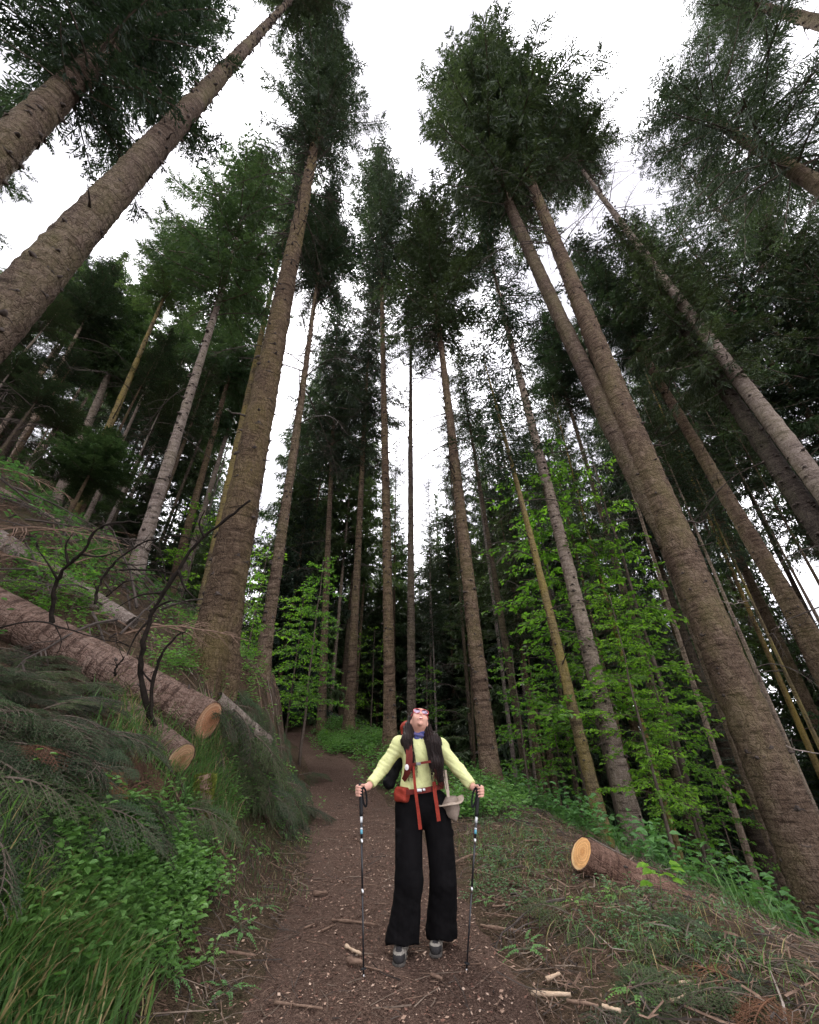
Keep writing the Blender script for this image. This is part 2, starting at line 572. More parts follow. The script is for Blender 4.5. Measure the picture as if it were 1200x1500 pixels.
# ------------------------------------------------------------------ ground, path
def build_ground():
    def axis(a, b, n0, lo, hi, g):
        inner = np.linspace(a, b, n0)
        st = inner[1] - inner[0]
        out, s, x = [], st, b
        while x < hi:
            s *= g; x += s; out.append(x)
        inn, s, x = [], st, a
        while x > lo:
            s *= g; x -= s; inn.append(x)
        return np.concatenate([inn[::-1], inner, out])
    X = axis(-5.5, 6.5, 160, -260, 260, 1.07)
    Y = axis(-1.5, 13, 185, -60, 340, 1.07)
    gx, gy = np.meshgrid(X, Y)
    z = ground_z(gx, gy)
    nx, ny = len(X), len(Y)
    v = np.stack([gx, gy, z], -1).reshape(-1, 3)
    i = (np.arange(ny - 1)[:, None] * nx + np.arange(nx - 1)[None, :]).reshape(-1)
    q = np.stack([i, i + 1, i + nx + 1, i + nx], -1)
    link('ground', make_mesh('ground', v, q, None, [M['forest_floor']], smooth=True)); bpy.data.objects['ground']['kind'] = 'structure'
    # the trodden path: its own sheet with ragged edges
    Yp = np.concatenate([np.linspace(-2, 9, 260), np.linspace(9.08, 30, 180)])
    nd = 44
    k = np.linspace(-1, 1, nd)
    wl_ = -np.interp(Yp, [4, 9, 14], [1, .86, .72]) * (.92 + .16 * fbm(Yp * 1.6, Yp * 0 + 3, 4) + .1 * fbm(Yp * 7, Yp * 0 + 8, 3))
    wr_ = np.interp(Yp, [4, 9, 14], [1, .82, .7]) * (.86 + .22 * fbm(Yp * 1.4, Yp * 0 + 13, 4) + .1 * fbm(Yp * 7, Yp * 0 + 18, 3))
    d = np.where(k[None, :] < 0, -k[None, :] * wl_[:, None], k[None, :] * wr_[:, None])
    px_ = xp(Yp)[:, None] + d
    py_ = np.broadcast_to(Yp[:, None], px_.shape)
    edge = np.clip((1 - np.abs(k)) / .12, 0, 1)[None, :]
    pz_ = ground_z(px_, py_) + .018 * edge - .012 * (1 - edge) + .024 * fbm(px_ * 11, py_ * 11, 4) * edge
    v = np.stack([px_, py_, pz_], -1).reshape(-1, 3)
    n = len(Yp)
    i = (np.arange(n - 1)[:, None] * nd + np.arange(nd - 1)[None, :]).reshape(-1)
    q = np.stack([i, i + 1, i + nd + 1, i + nd], -1)
    link('path', make_mesh('path', v, q, None, [M['mulch']], smooth=True)); bpy.data.objects['path']['kind'] = 'structure'


build_ground()


# ------------------------------------------------------------------ conifers
def crown_mesh(name, h, R, seed, spacing=.36, per=5, kind='column', density=1.0, needles='needles', big=1.0, hangs=.3, fine=1.0):
    """Whorls of drooping boughs; every bough carries side twigs and every twig a row of needle sprays."""
    g = rng(seed)
    mb = MB()
    P_, D_, L_, W_, N_ = [], [], [], [], []
    z = 0.0
    while z < h - .15:
        t = z / h
        if kind == 'column':
            prof = (.62 + .38 * min(1, t * 3.5)) * (1 - t) ** .62
        else:
            prof = (1 - t) ** .85 * (.85 + .15 * min(1, t * 6))
        prof *= .82 + .36 * g.random()
        nb = max(3, int(round(per * (0.8 + .5 * g.random()))))
        a0 = g.random() * 6.28
        for b in range(nb):
            az = a0 + b * 6.283 / nb + g.normal(0, .22)
            l = max(.25, R * prof * (.72 + .5 * g.random()))
            if g.random() < .1:
                l *= .5
            e0 = math.tan(rad(-12 + 55 * t ** 1.3 + g.normal(0, 8)))
            dr = .42 * (1 - t * .7) * (.7 + .6 * g.random())
            n = 7
            s = np.linspace(0, 1, n)
            zz = z + g.normal(0, .06) + l * (e0 * s - dr * s ** 2 + .28 * s ** 3.2)
            sway = g.normal(0, .12) * l * s ** 2
            ca, sa = math.cos(az), math.sin(az)
            pts = np.stack([ca * l * s - sa * sway, sa * l * s + ca * sway, zz], -1)
            mb.tube(pts, .028 * (l / 2) * (1 - s * .85) + .004, 3, 1, cap=False)
            m = max(3, int(l / (.105 / density) * 1.0))
            ss = np.sort(np.concatenate([np.linspace(.12, 1, m)] * 2))
            side = np.tile([1, -1], m).astype(float)
            pos = np.stack([np.interp(ss, s, pts[:, c]) for c in range(3)], -1)
            tg = unit(np.stack([np.interp(ss, s, np.gradient(pts[:, c])) for c in range(3)], -1))
            lat = unit(np.cross(tg, [0, 0, 1.0]))
            dirs = unit(tg * .75 + lat * side[:, None] * (.85 + .2 * g.random((len(ss), 1)))
                        + np.array([0, 0, -.32]) + g.normal(0, .16, (len(ss), 3)))
            hang = (g.random(len(ss)) < hangs)[:, None]
            dirs = np.where(hang, unit(dirs * .55 + np.array([0, 0, -1.0]) + g.normal(0, .15, dirs.shape)), dirs)
            tl = np.clip(l * .34 * (1 - ss * .55) * (.6 + .7 * g.random(len(ss))), .12, .62)
            # central spray
            P_.append(pos); D_.append(dirs); L_.append(tl); W_.append(np.full(len(ss), .045 * big)); N_.append(g.normal(0, .5, (len(ss), 3)) + [0, 0, 1])
            ks = max(2, int(round(4 * density * fine)))
            for j in range(ks):
                for sd in (1, -1):
                    f = (j + .4 + .4 * g.random(len(ss))) / ks
                    lat2 = unit(np.cross(dirs, [0, 0, 1.0])) * sd
                    d2 = unit(dirs * .8 + lat2 * .75 + g.normal(0, .22, (len(ss), 3)) + np.array([0, 0, -.15]))
                    P_.append(pos + dirs * (tl * f)[:, None])
                    D_.append(d2)
                    L_.append(np.clip(tl * (.55 - .3 * f), .06, .3) * (.8 + .4 * g.random(len(ss))) * (.85 if fine > 1.3 else 1))
                    W_.append((.028 + .016 * g.random(len(ss))) * big)
                    N_.append(g.normal(0, .5, (len(ss), 3)) + [0, 0, 1])
        z += spacing * (.75 + .5 * g.random()) * (1 - .35 * t)
    mb.loz(np.concatenate(P_), np.concatenate(D_), np.concatenate(L_), np.concatenate(W_), np.concatenate(N_), 0)
    return mb.mesh(name, [M[needles], M['twig_wood']])


CR = {
    'col': [crown_mesh('crown', 11, 2.2, 11, .37, 5, big=.78, fine=1.75), crown_mesh('crown', 11, 2.2, 12, .39, 5, big=.78, fine=1.75, needles='needles')],
    'colg': [crown_mesh('crown', 9, 2.2, 13, .40, 5, needles='needles_green', big=.85, fine=1.5)],
    'thin': [crown_mesh('crown', 11, 1.9, 14, .62, 4, density=.85)],
    'wide': [crown_mesh('crown', 11, 3.9, 19, .62, 5, big=.9, fine=1.4, density=.8)],
    'full': [crown_mesh('crown', 14, 2.8, 15, .44, 5, 'cone', big=1.5, hangs=.45), crown_mesh('crown', 14, 2.8, 16, .46, 5, 'cone', needles='needles_green', big=1.5, hangs=.45)],
    'far': [crown_mesh('crown', 14, 2.6, 17, .55, 6, 'cone', .7, 'needles_far_lit', 2.4, .5), crown_mesh('crown', 14, 2.6, 18, .55, 6, 'cone', .7, 'needles_far_lit', 2.4, .5)],
}
CRDIM = {'col': (11, 2.2), 'colg': (9, 2.2), 'thin': (11, 1.9), 'wide': (11, 3.9), 'full': (14, 2.8), 'far': (14, 2.6)}


def trunk_r(z, h, r0, flare):
    return r0 * (.06 + .94 * np.clip(1 - z / h, 0, 1) ** .95) + flare * r0 * np.exp(-np.clip(z, 0, None) / .38)


def trunk_mesh(h, r0, seed, sides=18, nr=60, flare=.35, mat='bark', rough=.02, bend=.0, zmin=-.8):
    g = rng(seed)
    z = zmin + (h - zmin) * (np.linspace(0, 1, nr) ** 1.35)
    a = np.arange(sides) * 2 * math.pi / sides
    r = trunk_r(np.maximum(z, 0), h, r0, flare)[:, None] * np.ones((1, sides))
    lob = 1 + .16 * np.exp(-np.clip(z, 0, None) / .5)[:, None] * np.cos(a * 5 + seed)[None, :] * (flare > 0)
    xx = np.cos(a)[None, :] * 1.6 + seed * 3.1
    yy = np.sin(a)[None, :] * 1.6
    big = fbm(xx * 1.3 + z[:, None] * .5, yy * 1.3 + z[:, None] * .9, 3)
    fine = fbm(xx * 4 + z[:, None] * 4.1, yy * 4 - z[:, None] * 4.7, 4)
    ridge = fbm(xx * .9 + 40, z[:, None] * 7.5 + yy * .5, 4)
    r = r * lob * (1 + .10 * big) + rough * fine + rough * 1.3 * ridge
    bx = bend * np.sin(z / h * 5 + seed) * z / h
    by = bend * np.cos(z / h * 4.1 + seed * 2) * z / h
    v = np.stack([bx[:, None] + r * np.cos(a), by[:, None] + r * np.sin(a), np.broadcast_to(z[:, None], r.shape)], -1).reshape(-1, 3)
    i = np.arange(nr - 1)[:, None] * sides
    j = np.arange(sides)[None, :]
    j2 = (j + 1) % sides
    q = np.stack([i + j, i + j2, i + sides + j2, i + sides + j], -1).reshape(-1, 4)
    return make_mesh('trunk', v, q, None, [M[mat]], smooth=True)


def knots_mesh(h, r0, flare, z0, z1, seed, step=.42, per=5, size=1.0):
    """Whorls of short dark knots where old branches broke off."""
    g = rng(seed)
    mb = MB()
    z = z0
    while z < z1:
        a0 = g.random() * 6.28
        for k in range(per):
            if g.random() < .5:
                continue
            a = a0 + k * 6.283 / per + g.normal(0, .3)
            zz = z + g.normal(0, .07)
            r = float(trunk_r(np.array([max(zz, 0)]), h, r0, flare)[0]) * .97
            o = np.array([math.cos(a), math.sin(a), 0])
            L = size * (.012 + .06 * g.random() ** 3)
            th = size * (.011 + .014 * g.random())
            p = np.array([0, 0, zz]) + o * (r - .02)
            dn = np.array([0, 0, -.5 + g.normal(0, .4)])
            mb.tube([p, p + o * (.02 + L * .5), p + o * (.02 + L) + dn * L * .6], [th * 1.7, th, th * .55], 5)
            if g.random() < .75:                             # the puckered collar under a lost branch
                hw = size * (.03 + .05 * g.random()) / max(r, .05)
                q = np.linspace(-1, 1, 6)
                aa = a + g.normal(0, .12) + hw * q
                rr = (r / .97) * 1.0 + .001
                z2 = zz - size * (.012 + .022 * q ** 2 * (1 if g.random() < .7 else -1))
                mb.tube(np.stack([np.cos(aa) * rr, np.sin(aa) * rr, z2], -1), size * (.004 + .006 * g.random()) * (1.15 - q ** 2), 5)
        z += step * (.7 + .6 * g.random())
    return mb.mesh('knots', [M['dead_wood']], True)


def dead_branch_mesh(seed, L=1.8, twigs=9, arc=.5, r=.016):
    g = rng(seed)
    mb = MB()
    s = np.linspace(0, 1, 9)
    w = np.cumsum(g.normal(0, .018, (9, 3)), 0) * L
    pts = np.stack([L * s, 0 * s, L * (.12 * s - arc * s ** 2)], -1) + w * s[:, None]
    mb.tube(pts, r * (1 - .85 * s) + .002, 5)
    for k in range(twigs):
        t = .2 + .75 * g.random()
        p = np.array([np.interp(t, s, pts[:, c]) for c in range(3)])
        sd = 1 if g.random() < .5 else -1
        d = unit(np.array([.75, sd * (.5 + .5 * g.random()), -.25 - .5 * g.random()]))
        l2 = L * (.14 + .26 * g.random()) * (1.1 - t * .6)
        q = [p, p + d * l2 * .5 + g.normal(0, .03, 3) * l2, p + d * l2 + np.array([0, 0, -.22 * l2])]
        mb.tube(q, [r * .4, r * .28, .0015], 3, cap=False)
        for _ in range(2):
            f = .4 + .5 * g.random()
            pp = q[0] + (q[2] - q[0]) * f
            d3 = unit(d + g.normal(0, .5, 3))
            mb.tube([pp, pp + d3 * l2 * .4], [r * .2, .001], 3, cap=False)
    return mb.mesh('dead_branch', [M['dead_wood']])


DEAD = [dead_branch_mesh(31, 1.9, 11, .5), dead_branch_mesh(32, 1.5, 8, .25), dead_branch_mesh(33, 2.2, 13, .75), dead_branch_mesh(34, 1.1, 5, .1)]
STUB = []
for sd in (41, 42, 43):
    g = rng(sd)
    mb = MB()
    mb.tube([[0, 0, 0], [.12, .01, -.02], [.24, g.normal(0, .02), -.06 + g.normal(0, .03)], [.38, g.normal(0, .03), -.04]], [.024, .017, .012, .005], 6)
    STUB.append(mb.mesh('branch_stub', [M['dead_wood']], True))


def width_px(P, ax, dia):
    view = unit(P - np.array([0, 0, CAMZ]))
    n = unit(np.cross(ax, view))
    a, b = proj(P - n * dia / 2), proj(P + n * dia / 2)
    c0, c1 = proj(P - ax * .05), proj(P + ax * .05)
    dx, dy = unit(np.array([c1[0] - c0[0], c1[1] - c0[1]]))
    return abs((b[0] - a[0]) * (-dy) + (b[1] - a[1]) * dx)


def axis_from(low, high, s):
    P = at(low[0], low[1], s)
    r = ray(*high)
    k = (P[0] * r[0] + P[1] * r[1]) / (r[0] ** 2 + r[1] ** 2)
    Q = np.array([0, 0, CAMZ]) + r * k
    ax = unit(Q - P)
    if ax[2] < 0:
        ax = -ax
    return P, ax


TREE_XY = []
REPORT = []
MAIN = []


def add_tree(name, label, low, high, w=None, dia=None, s=None, cbase=300, H=None, top=None, crown='col', R=2.2, bark='bark',
             hi_res=False, flare=.35, dead=0, stubs=0, knots=True, seed=1, group=None, bend=.06, cat='tree', dead_z=None, cv=None):
    if s is None and dia is None:                       # base pixel lies on the ground in view
        p = gp(low[0], low[1])
        s = (p[1] * CT + (p[2] - CAMZ) * ST)
    if s is None:
        lo, hi = 1.0, 90.0
        for _ in range(50):
            mid = (lo + hi) / 2
            P, ax = axis_from(low, high, mid)
            if width_px(P, ax, dia) > w: lo = mid
            else: hi = mid
        s = lo
    P, ax = axis_from(low, high, s)
    if dia is None:
        dia = w / width_px(P, ax, 1e-2) * 1e-2
    # walk down the axis to the ground
    t = 0
    for _ in range(30):
        q = P - ax * t
        t += (q[2] - gz(q[0], q[1])) / ax[2]
    B = P - ax * t
    def z_at(py):
        lo, hi = 0.0, 80.0
        for _ in range(60):
            mid = (lo + hi) / 2
            x, y, ss = proj(B + ax * mid)
            if ss > .05 and y > py: lo = mid
            else: hi = mid
        return lo
    if H is None:
        H = z_at(top)
    zc = z_at(cbase)
    H = max(H, zc + 4)
    zl = max(t, 0)
    base_r = dia / 2 / float(trunk_r(np.array([zl]), H, 1.0, flare)[0])
    root = bpy.data.objects.new(name, None)
    COL.objects.link(root)
    root.location = B
    root.rotation_mode = 'QUATERNION'
    root.rotation_quaternion = Vector((0, 0, 1)).rotation_difference(Vector(ax))
    tag(root, label, cat, group)
    if hi_res:
        me = trunk_mesh(H, base_r, seed, 48, 520, flare, bark, .034, bend)
    else:
        me = trunk_mesh(H, base_r, seed, 22, 200, flare, bark, .024, bend)
    link('trunk', me, root)
    if knots:
        k = link('knots', knots_mesh(H, base_r, flare, .8, min(zc + 2, H - 1), seed + 5, .33, 7, 1.35 if dia > .3 else .8), root)
        k['kind'] = 'stuff'
    vs = CR[crown]
    cm = vs[(seed if cv is None else cv) % len(vs)]
    ch, cr_ = CRDIM[crown]
    link('crown', cm, root, (0, 0, zc), (0, 0, seed * 1.7), (R / cr_, R / cr_, (H - zc + .2) / ch))
    g = rng(seed + 77)
    z0, z1 = dead_z if dead_z else (max(2.5, zc - 7), zc + .5)
    for i in range(dead):
        z = z0 + (z1 - z0) * (i + g.random()) / dead
        a = g.random() * 6.283
        r = float(trunk_r(np.array([z]), H, base_r, flare)[0]) * .9
        sc = .6 + .6 * g.random()
        link('dead_branch', DEAD[int(g.integers(0, 4))], root, (math.cos(a) * r, math.sin(a) * r, z), (0, g.normal(0, .15), a), sc)
    for i in range(stubs):
        z = 1.2 + (zc - 1.2) * (i + g.random()) / stubs
        a = g.random() * 6.283
        r = float(trunk_r(np.array([z]), H, base_r, flare)[0]) * .93
        link('branch_stub', STUB[int(g.integers(0, 3))], root, (math.cos(a) * r, math.sin(a) * r, z), (0, g.normal(0, .25), a), .5 + .7 * g.random())
    TREE_XY.append((B[0], B[1]))
    MAIN.append((label, low, high))
    REPORT.append((label[:40], np.round(B, 2), round(dia, 2), 'H', round(H, 1), 'zc', round(zc, 1), 's', round(s, 1)))
    return root


A = add_tree
A('spruce_tree', 'huge spruce leaning in from the left edge, its bare scaly trunk crossing the white sky', (155, 296), (300, 137), w=60, s=6.44,
  cbase=-10, H=24, bark='bark', hi_res=True, stubs=14, R=2.3, seed=1, bend=.03)
A('spruce_tree', 'spruce in the top left corner whose thick trunk runs into a dense dark crown', (30, 195), (110, 120), s=6.5, dia=.45,
  cbase=128, H=20, crown='col', R=2.3, seed=3, hi_res=True)
A('spruce_tree', 'massive yellow-stained trunk standing right behind the red-ended log on the left bank', (363, 700), (470, 160), w=47, s=7.82,
  cbase=215, H=33, bark='bark_old', hi_res=True, flare=.2, dead=34, stubs=6, R=2.4, seed=5, bend=.05)
A('spruce_tree', 'slim ringed trunk just right of the massive trunk on the left bank', (384, 975), (468, 400), dia=.34, s=8.2,
  cbase=420, top=285, R=2.0, seed=7, dead=26)
A('spruce_tree', 'straight thick trunk in the middle, rising behind the hiker beside the bend in the path', (572, 1085), (559, 360), w=23, dia=.44,
  cbase=420, top=215, R=3.2, seed=9, dead=30, crown='col')
A('spruce_tree', 'slender straight trunk rising directly above the hiker\'s head with bare side branches', (603, 1040), (601, 540), w=13.5, dia=.27,
  cbase=500, top=330, R=1.5, seed=11, dead=26, crown='thin', flare=.2)
A('spruce_tree', 'tall spruce with knotty trunk on the right side of the path, nearest behind the hiker', (718, 1130), (637, 430), dia=.46, s=8.7,
  cbase=500, top=290, R=2.8, seed=13, dead=26)
A('spruce_tree', 'spruce just left of the straight middle trunk, its crown hanging in ragged dark tiers', (512, 1050), (540, 520), w=17, dia=.42,
  cbase=680, top=410, R=2.6, seed=15, dead=10)
A('spruce_tree', 'thin grey trunk at the far end of the path with bright leaves before it', (471, 1050), (487, 640), w=14.5, dia=.38,
  cbase=690, top=430, R=2.8, seed=17, dead=8)
A('spruce_tree', 'young yellowish leaning trunk behind the cut log on the right', (889, 1238), (752, 690), w=26, dia=.3,
  cbase=690, top=520, R=1.6, bark='bark_lichen', seed=19, dead=8, flare=.2, crown='thin')
A('spruce_tree', 'grey trunk right of the cut log, its foot in the undergrowth behind the log', (940, 1262), (735, 440), w=42, dia=.5,
  cbase=520, top=285, R=2.4, seed=21, dead=12, crown='thin', bark='bark_pale')
A('spruce_tree', 'biggest trunk on the right, broad and brown, forked into two stems higher up', (1076, 1000), (746, 190), w=64, s=7.2,
  cbase=262, H=46, bark='bark', hi_res=True, flare=.3, stubs=18, dead=30, R=3.9, seed=23, bend=.04)


def second_stem(root, pix, radii, seed):
    """The twin stem of a forked trunk, rising close beside the main one and at the same distance."""
    bpy.context.view_layer.update()
    mw = root.matrix_world
    base = np.array(root.location)
    P = []
    for (px, py) in pix:
        r = ray(px, py)
        k = (base[0] * r[0] + base[1] * r[1]) / (r[0] ** 2 + r[1] ** 2)
        P.append(np.array([0, 0, CAMZ]) + r * k)
    P = np.array(P)
    t = np.concatenate([[0], np.cumsum(np.linalg.norm(np.diff(P, axis=0), axis=1))])
    n, sides = 420, 48
    q = np.linspace(0, t[-1], n)
    co = [np.polyfit(t, P[:, c], 3) for c in range(3)]
    pts = np.stack([np.polyval(co[c], q) for c in range(3)], -1)
    rr = np.interp(q, t, radii)
    a = np.arange(sides) * 2 * math.pi / sides
    xx, yy = np.cos(a)[None, :] * 1.6 + seed, np.sin(a)[None, :] * 1.6
    jag = 1 + .10 * fbm(xx * 1.3 + q[:, None] * .5, yy * 1.3 + q[:, None] * .9, 3) + (.034 * fbm(xx * 4 + q[:, None] * 4.1, yy * 4 - q[:, None] * 4.7, 4)
          + .045 * fbm(xx * .9 + 40, q[:, None] * 7.5 + yy * .5, 4)) / rr[:, None]
    mb = MB()
    mb.tube(pts, rr, sides, jag=jag[:, :, None])
    me = mb.mesh('trunk', [M['bark']], True)
    me.transform(mw.inverted())
    link('trunk', me, root)
    k = int(np.argmin([abs(proj(p)[1] - 300) for p in pts]))
    loc = mw.inverted() @ Vector(pts[k])
    link('crown', CR['col'][1], root, loc, (0, 0, 2.0), (4.5 / 2.2, 4.5 / 2.2, 26 / 11))
    # bare twigs and stubs on the twin stem
    g = rng(seed)
    mk = MB()
    for k in range(150):
        i = int(g.integers(20, n - 5))
        o = unit(np.array([g.normal(), g.normal(), g.normal(0, .15)]))
        p = pts[i] + o * rr[i] * .9
        L = .02 + .09 * g.random() ** 3
        mk.tube([p, p + o * L * .6, p + o * L + [0, 0, -.03]], [.026, .017, .008], 5)
    me = mk.mesh('knots', [M['dead_wood']], True)
    me.transform(mw.inverted())
    link('knots', me, root)['kind'] = 'stuff'


twin = [o for o in COL.objects if o.get('label', '').startswith('biggest trunk')][0]
second_stem(twin, [(985, 800), (925, 690), (880, 590), (838, 500), (773, 363), (725, 250), (690, 165), (672, 120)], [.21, .23, .23, .225, .215, .20, .17, .14], 26)
A('spruce_tree', 'mottled trunk slanting up from the right edge to a dark crown at top centre right', (1185, 690), (830, 215), w=33, s=9.3,
  cbase=240, H=36, R=2.7, seed=27, stubs=4, dead=22, bark='bark_pale')
A('spruce_tree', 'brown trunk slanting from the right edge against the white sky gap', (1190, 940), (1000, 620), dia=.42, s=9.1,
  cbase=520, H=26, R=2.0, seed=29, dead=16)
A('spruce_tree', 'dark trunk behind the mottled trunk near the right edge', (1165, 722), (1090, 612), w=34, dia=.42,
  cbase=570, H=24, R=1.9, seed=31, bark='bark_dark', dead=10)
A('spruce_tree', 'ridged trunk at the upper right edge with a wide feathery crown', (1190, 262), (1020, 158), w=32, dia=.42,
  cbase=245, H=33, R=4.1, seed=33, dead=16, crown='wide')
A('spruce_tree', 'dark trunk in the top right corner hung with bare drooping twigs', (1190, 32), (1070, -2), w=26, dia=.38,
  cbase=10, H=26, R=3.0, seed=35, bark='bark_dark', dead=26, dead_z=(14, 35), crown='wide')
A('spruce_tree', 'pinkish straight trunk on the left slope above the tangle of dead branches', (205, 815), (325, 420), dia=.31, s=8.9,
  cbase=440, top=222, R=2.7, bark='bark_pale', seed=37, dead=4, crown='colg')
A('spruce_tree', 'slim yellow trunk on the left slope, brightest of the thin trunks', (130, 695), (240, 438), w=14, dia=.24,
  cbase=440, top=338, R=1.9, bark='bark_lichen', seed=39, dead=4, crown='colg', flare=.15)
A('spruce_tree', 'whitish bare trunk slanting up near the left edge under the huge leaning trunk', (7, 695), (110, 498), w=15, dia=.26,
  cbase=480, top=390, R=1.7, bark='bark_pale', seed=41, dead=16, flare=.15)
A('spruce_tree', 'thinnest whitish trunk at the left edge, bare and straight', (5, 622), (62, 535), w=8, dia=.15,
  cbase=520, top=420, R=1.2, bark='bark_pale', seed=43, dead=10, flare=.1, crown='thin')
A('spruce_tree', 'short pinkish length of trunk showing between dark crowns on the left slope', (130, 620), (157, 555), w=13, dia=.3,
  cbase=550, top=395, R=2.2, bark='bark_pale', seed=45, crown='full', flare=.15)
A('spruce_tree', 'yellowish slim trunk half hidden along the left side of the massive trunk', (327, 748), (426, 300), w=14, dia=.3,
  cbase=360, top=205, R=2.2, bark='bark_lichen', seed=47, crown='colg', dead=4, flare=.15)
A('spruce_tree', 'slender grey trunk between the pinkish trunk and the massive trunk', (284, 741), (313, 632), w=11, dia=.28,
  cbase=560, top=380, R=2.0, seed=49, crown='full', flare=.15)
A('spruce_tree', 'dark two-toned trunk standing lowest on the right slope below the bright leaves', (1045, 1320), (893, 796), w=26, dia=.36,
  cbase=600, H=22, R=2.0, bark='bark_dark', seed=51, dead=8)
A('spruce_tree', 'thin pale trunk on the right slope beside the dark two-toned trunk', (1006, 1290), (930, 1020), w=12, dia=.16,
  cbase=900, H=15, R=1.3, bark='bark_lichen', seed=53, crown='thin', flare=.15)
A('spruce_tree', 'thin trunk right of the hiker, between the knotty trunk and the yellowish leaning one', (772, 1130), (690, 640), w=14, dia=.26,
  cbase=640, top=520, R=1.7, bark='bark_dark', seed=55, crown='thin', dead=10, flare=.15)
# ------------------------------------------------------------------ background conifers
_g = rng(4242)


def bg_tree(px, top_y, s, R, crown='full', cfrac=.3, seed=0, label='', group='', bark='bark', dia=None, py=1000, sink=.2, dead=0):
    """A whole tree at lens distance s below pixel px; its height is the one at which its tip shows at top_y."""
    P = at(px, py, s)
    x, y = P[0], P[1]
    for _ in range(3):                                   # keep the azimuth of the pixel at the tip
        z = gz(x, y)
        r = ray(px, top_y)
        k = math.hypot(x, y) / math.hypot(r[0], r[1])
        x, y = r[0] * k, r[1] * k
    z = gz(x, y)
    H = CAMZ + r[2] * k - z
    H = float(np.clip(H, 3, 48))
    d = dia or np.clip(H * .014 + .06, .12, .5)
    root = bpy.data.objects.new('spruce_tree', None)
    COL.objects.link(root)
    root.location = (x, y, z - sink)
    root.rotation_euler = (_g.normal(0, .012), _g.normal(0, .012), _g.random() * 6.28)
    tag(root, label, 'tree', group)
    key = (bark, int(seed) % 3)
    if key not in BGT:
        BGT[key] = trunk_mesh(20, .2, 90 + len(BGT), 10, 26, .3, bark, .015, .1)
    link('trunk', BGT[key], root, None, None, (d / .4, d / .4, H / 20))
    vs = CR[crown]
    ch, cr_ = CRDIM[crown]
    zc = H * cfrac
    link('crown', vs[int(seed) % len(vs)], root, (0, 0, zc), (0, 0, seed * 2.3), (R / cr_, R / cr_, (H - zc + .3) / ch))
    for i in range(dead):
        zz = zc * (.35 + .65 * (i + _g.random()) / dead)
        a = _g.random() * 6.283
        link('dead_branch', DEAD[int(_g.integers(0, 4))], root, (math.cos(a) * d * .4, math.sin(a) * d * .4, zz), (0, 0, a), .5 + .6 * _g.random())
    TREE_XY.append((x, y))
    if group:
        BG.append((root, group, px, top_y))
    return root


BGT, BG = {}, []
LEFT = ('full-crowned spruce in the dark stand on the left slope', 'spruces of the dark stand on the left slope')
MID = ('distant spruce beyond the end of the path', 'distant spruces beyond the path')
RIGHT = ('dark spruce in the stand on the right slope', 'spruces of the stand on the right slope')
for i, (px, ty, s, R, kind, cf) in enumerate([
        (-120, 330, 24, 2.8, 'full', .25), (-60, 380, 21, 2.6, 'full', .3), (15, 395, 22, 2.6, 'full', .3), (75, 388, 25, 2.6, 'full', .25),
        (135, 372, 23, 2.3, 'full', .3), (185, 372, 20, 2.4, 'full', .3), (175, 470, 21, 2.0, 'full', .3), (285, 430, 19, 2.3, 'full', .3),
        (300, 540, 24, 2.5, 'full', .2), (355, 400, 22, 2.4, 'full', .2), (385, 470, 18, 2.2, 'full', .2), (240, 560, 22, 2.6, 'full', .15),
        (60, 520, 22, 2.8, 'full', .2), (120, 560, 24, 2.8, 'full', .15), (20, 560, 20, 2.6, 'full', .15), (395, 640, 26, 2.6, 'full', .05),
        (360, 620, 30, 2.8, 'full', .05), (180, 640, 26, 2.6, 'full', .1), (-30, 640, 24, 2.6, 'full', .1), (230, 700, 30, 3.0, 'far', .05),
        (330, 760, 32, 3.0, 'far', .02), (410, 760, 34, 3.0, 'far', .02), (60, 680, 30, 3.0, 'far', .05), (280, 650, 28, 3.0, 'far', .05)]):
    if 470 <= ty <= 650 and i % 2:
        continue
    cf = cf + (.3 if ty < 480 else .2 if ty < 600 else 0)
    R *= .85
    bg_tree(px, ty, s, R, kind, cf, 1 if i % 4 else 0, *LEFT, bark='bark' if i % 2 else 'bark_pale', dead=5 if s < 22 else 0)
for i, (px, ty, s, R, kind, cf) in enumerate([
        (478, 492, 24, 2.6, 'full', .35), (452, 640, 30, 2.6, 'full', .2), (500, 610, 30, 2.4, 'full', .2), (540, 690, 34, 2.6, 'full', .1),
        (582, 800, 48, 3.0, 'far', .05), (560, 840, 40, 2.8, 'far', .05), (612, 850, 52, 3.0, 'far', .03), (640, 722, 42, 3.2, 'far', .03),
        (672, 765, 38, 2.8, 'far', .03), (690, 640, 32, 2.6, 'full', .2), (728, 600, 28, 2.5, 'full', .2), (765, 585, 24, 2.2, 'full', .3),
        (520, 780, 44, 3.0, 'far', .04), (480, 800, 42, 3.0, 'far', .04), (745, 740, 40, 3.0, 'far', .04), (710, 820, 46, 3.0, 'far', .03),
        (655, 860, 55, 3.2, 'far', .02), (598, 900, 60, 3.4, 'far', .02), (535, 880, 52, 3.2, 'far', .02), (625, 920, 34, 2.4, 'far', .02),
        (665, 930, 30, 2.2, 'full', .05), (645, 900, 26, 2.0, 'full', .08), (700, 880, 32, 2.4, 'full', .08)]):
    bg_tree(px, ty, s, R, kind, cf, i + 3, *MID, bark='bark_dark' if i % 2 else 'bark', dead=2 if s < 30 else 0)
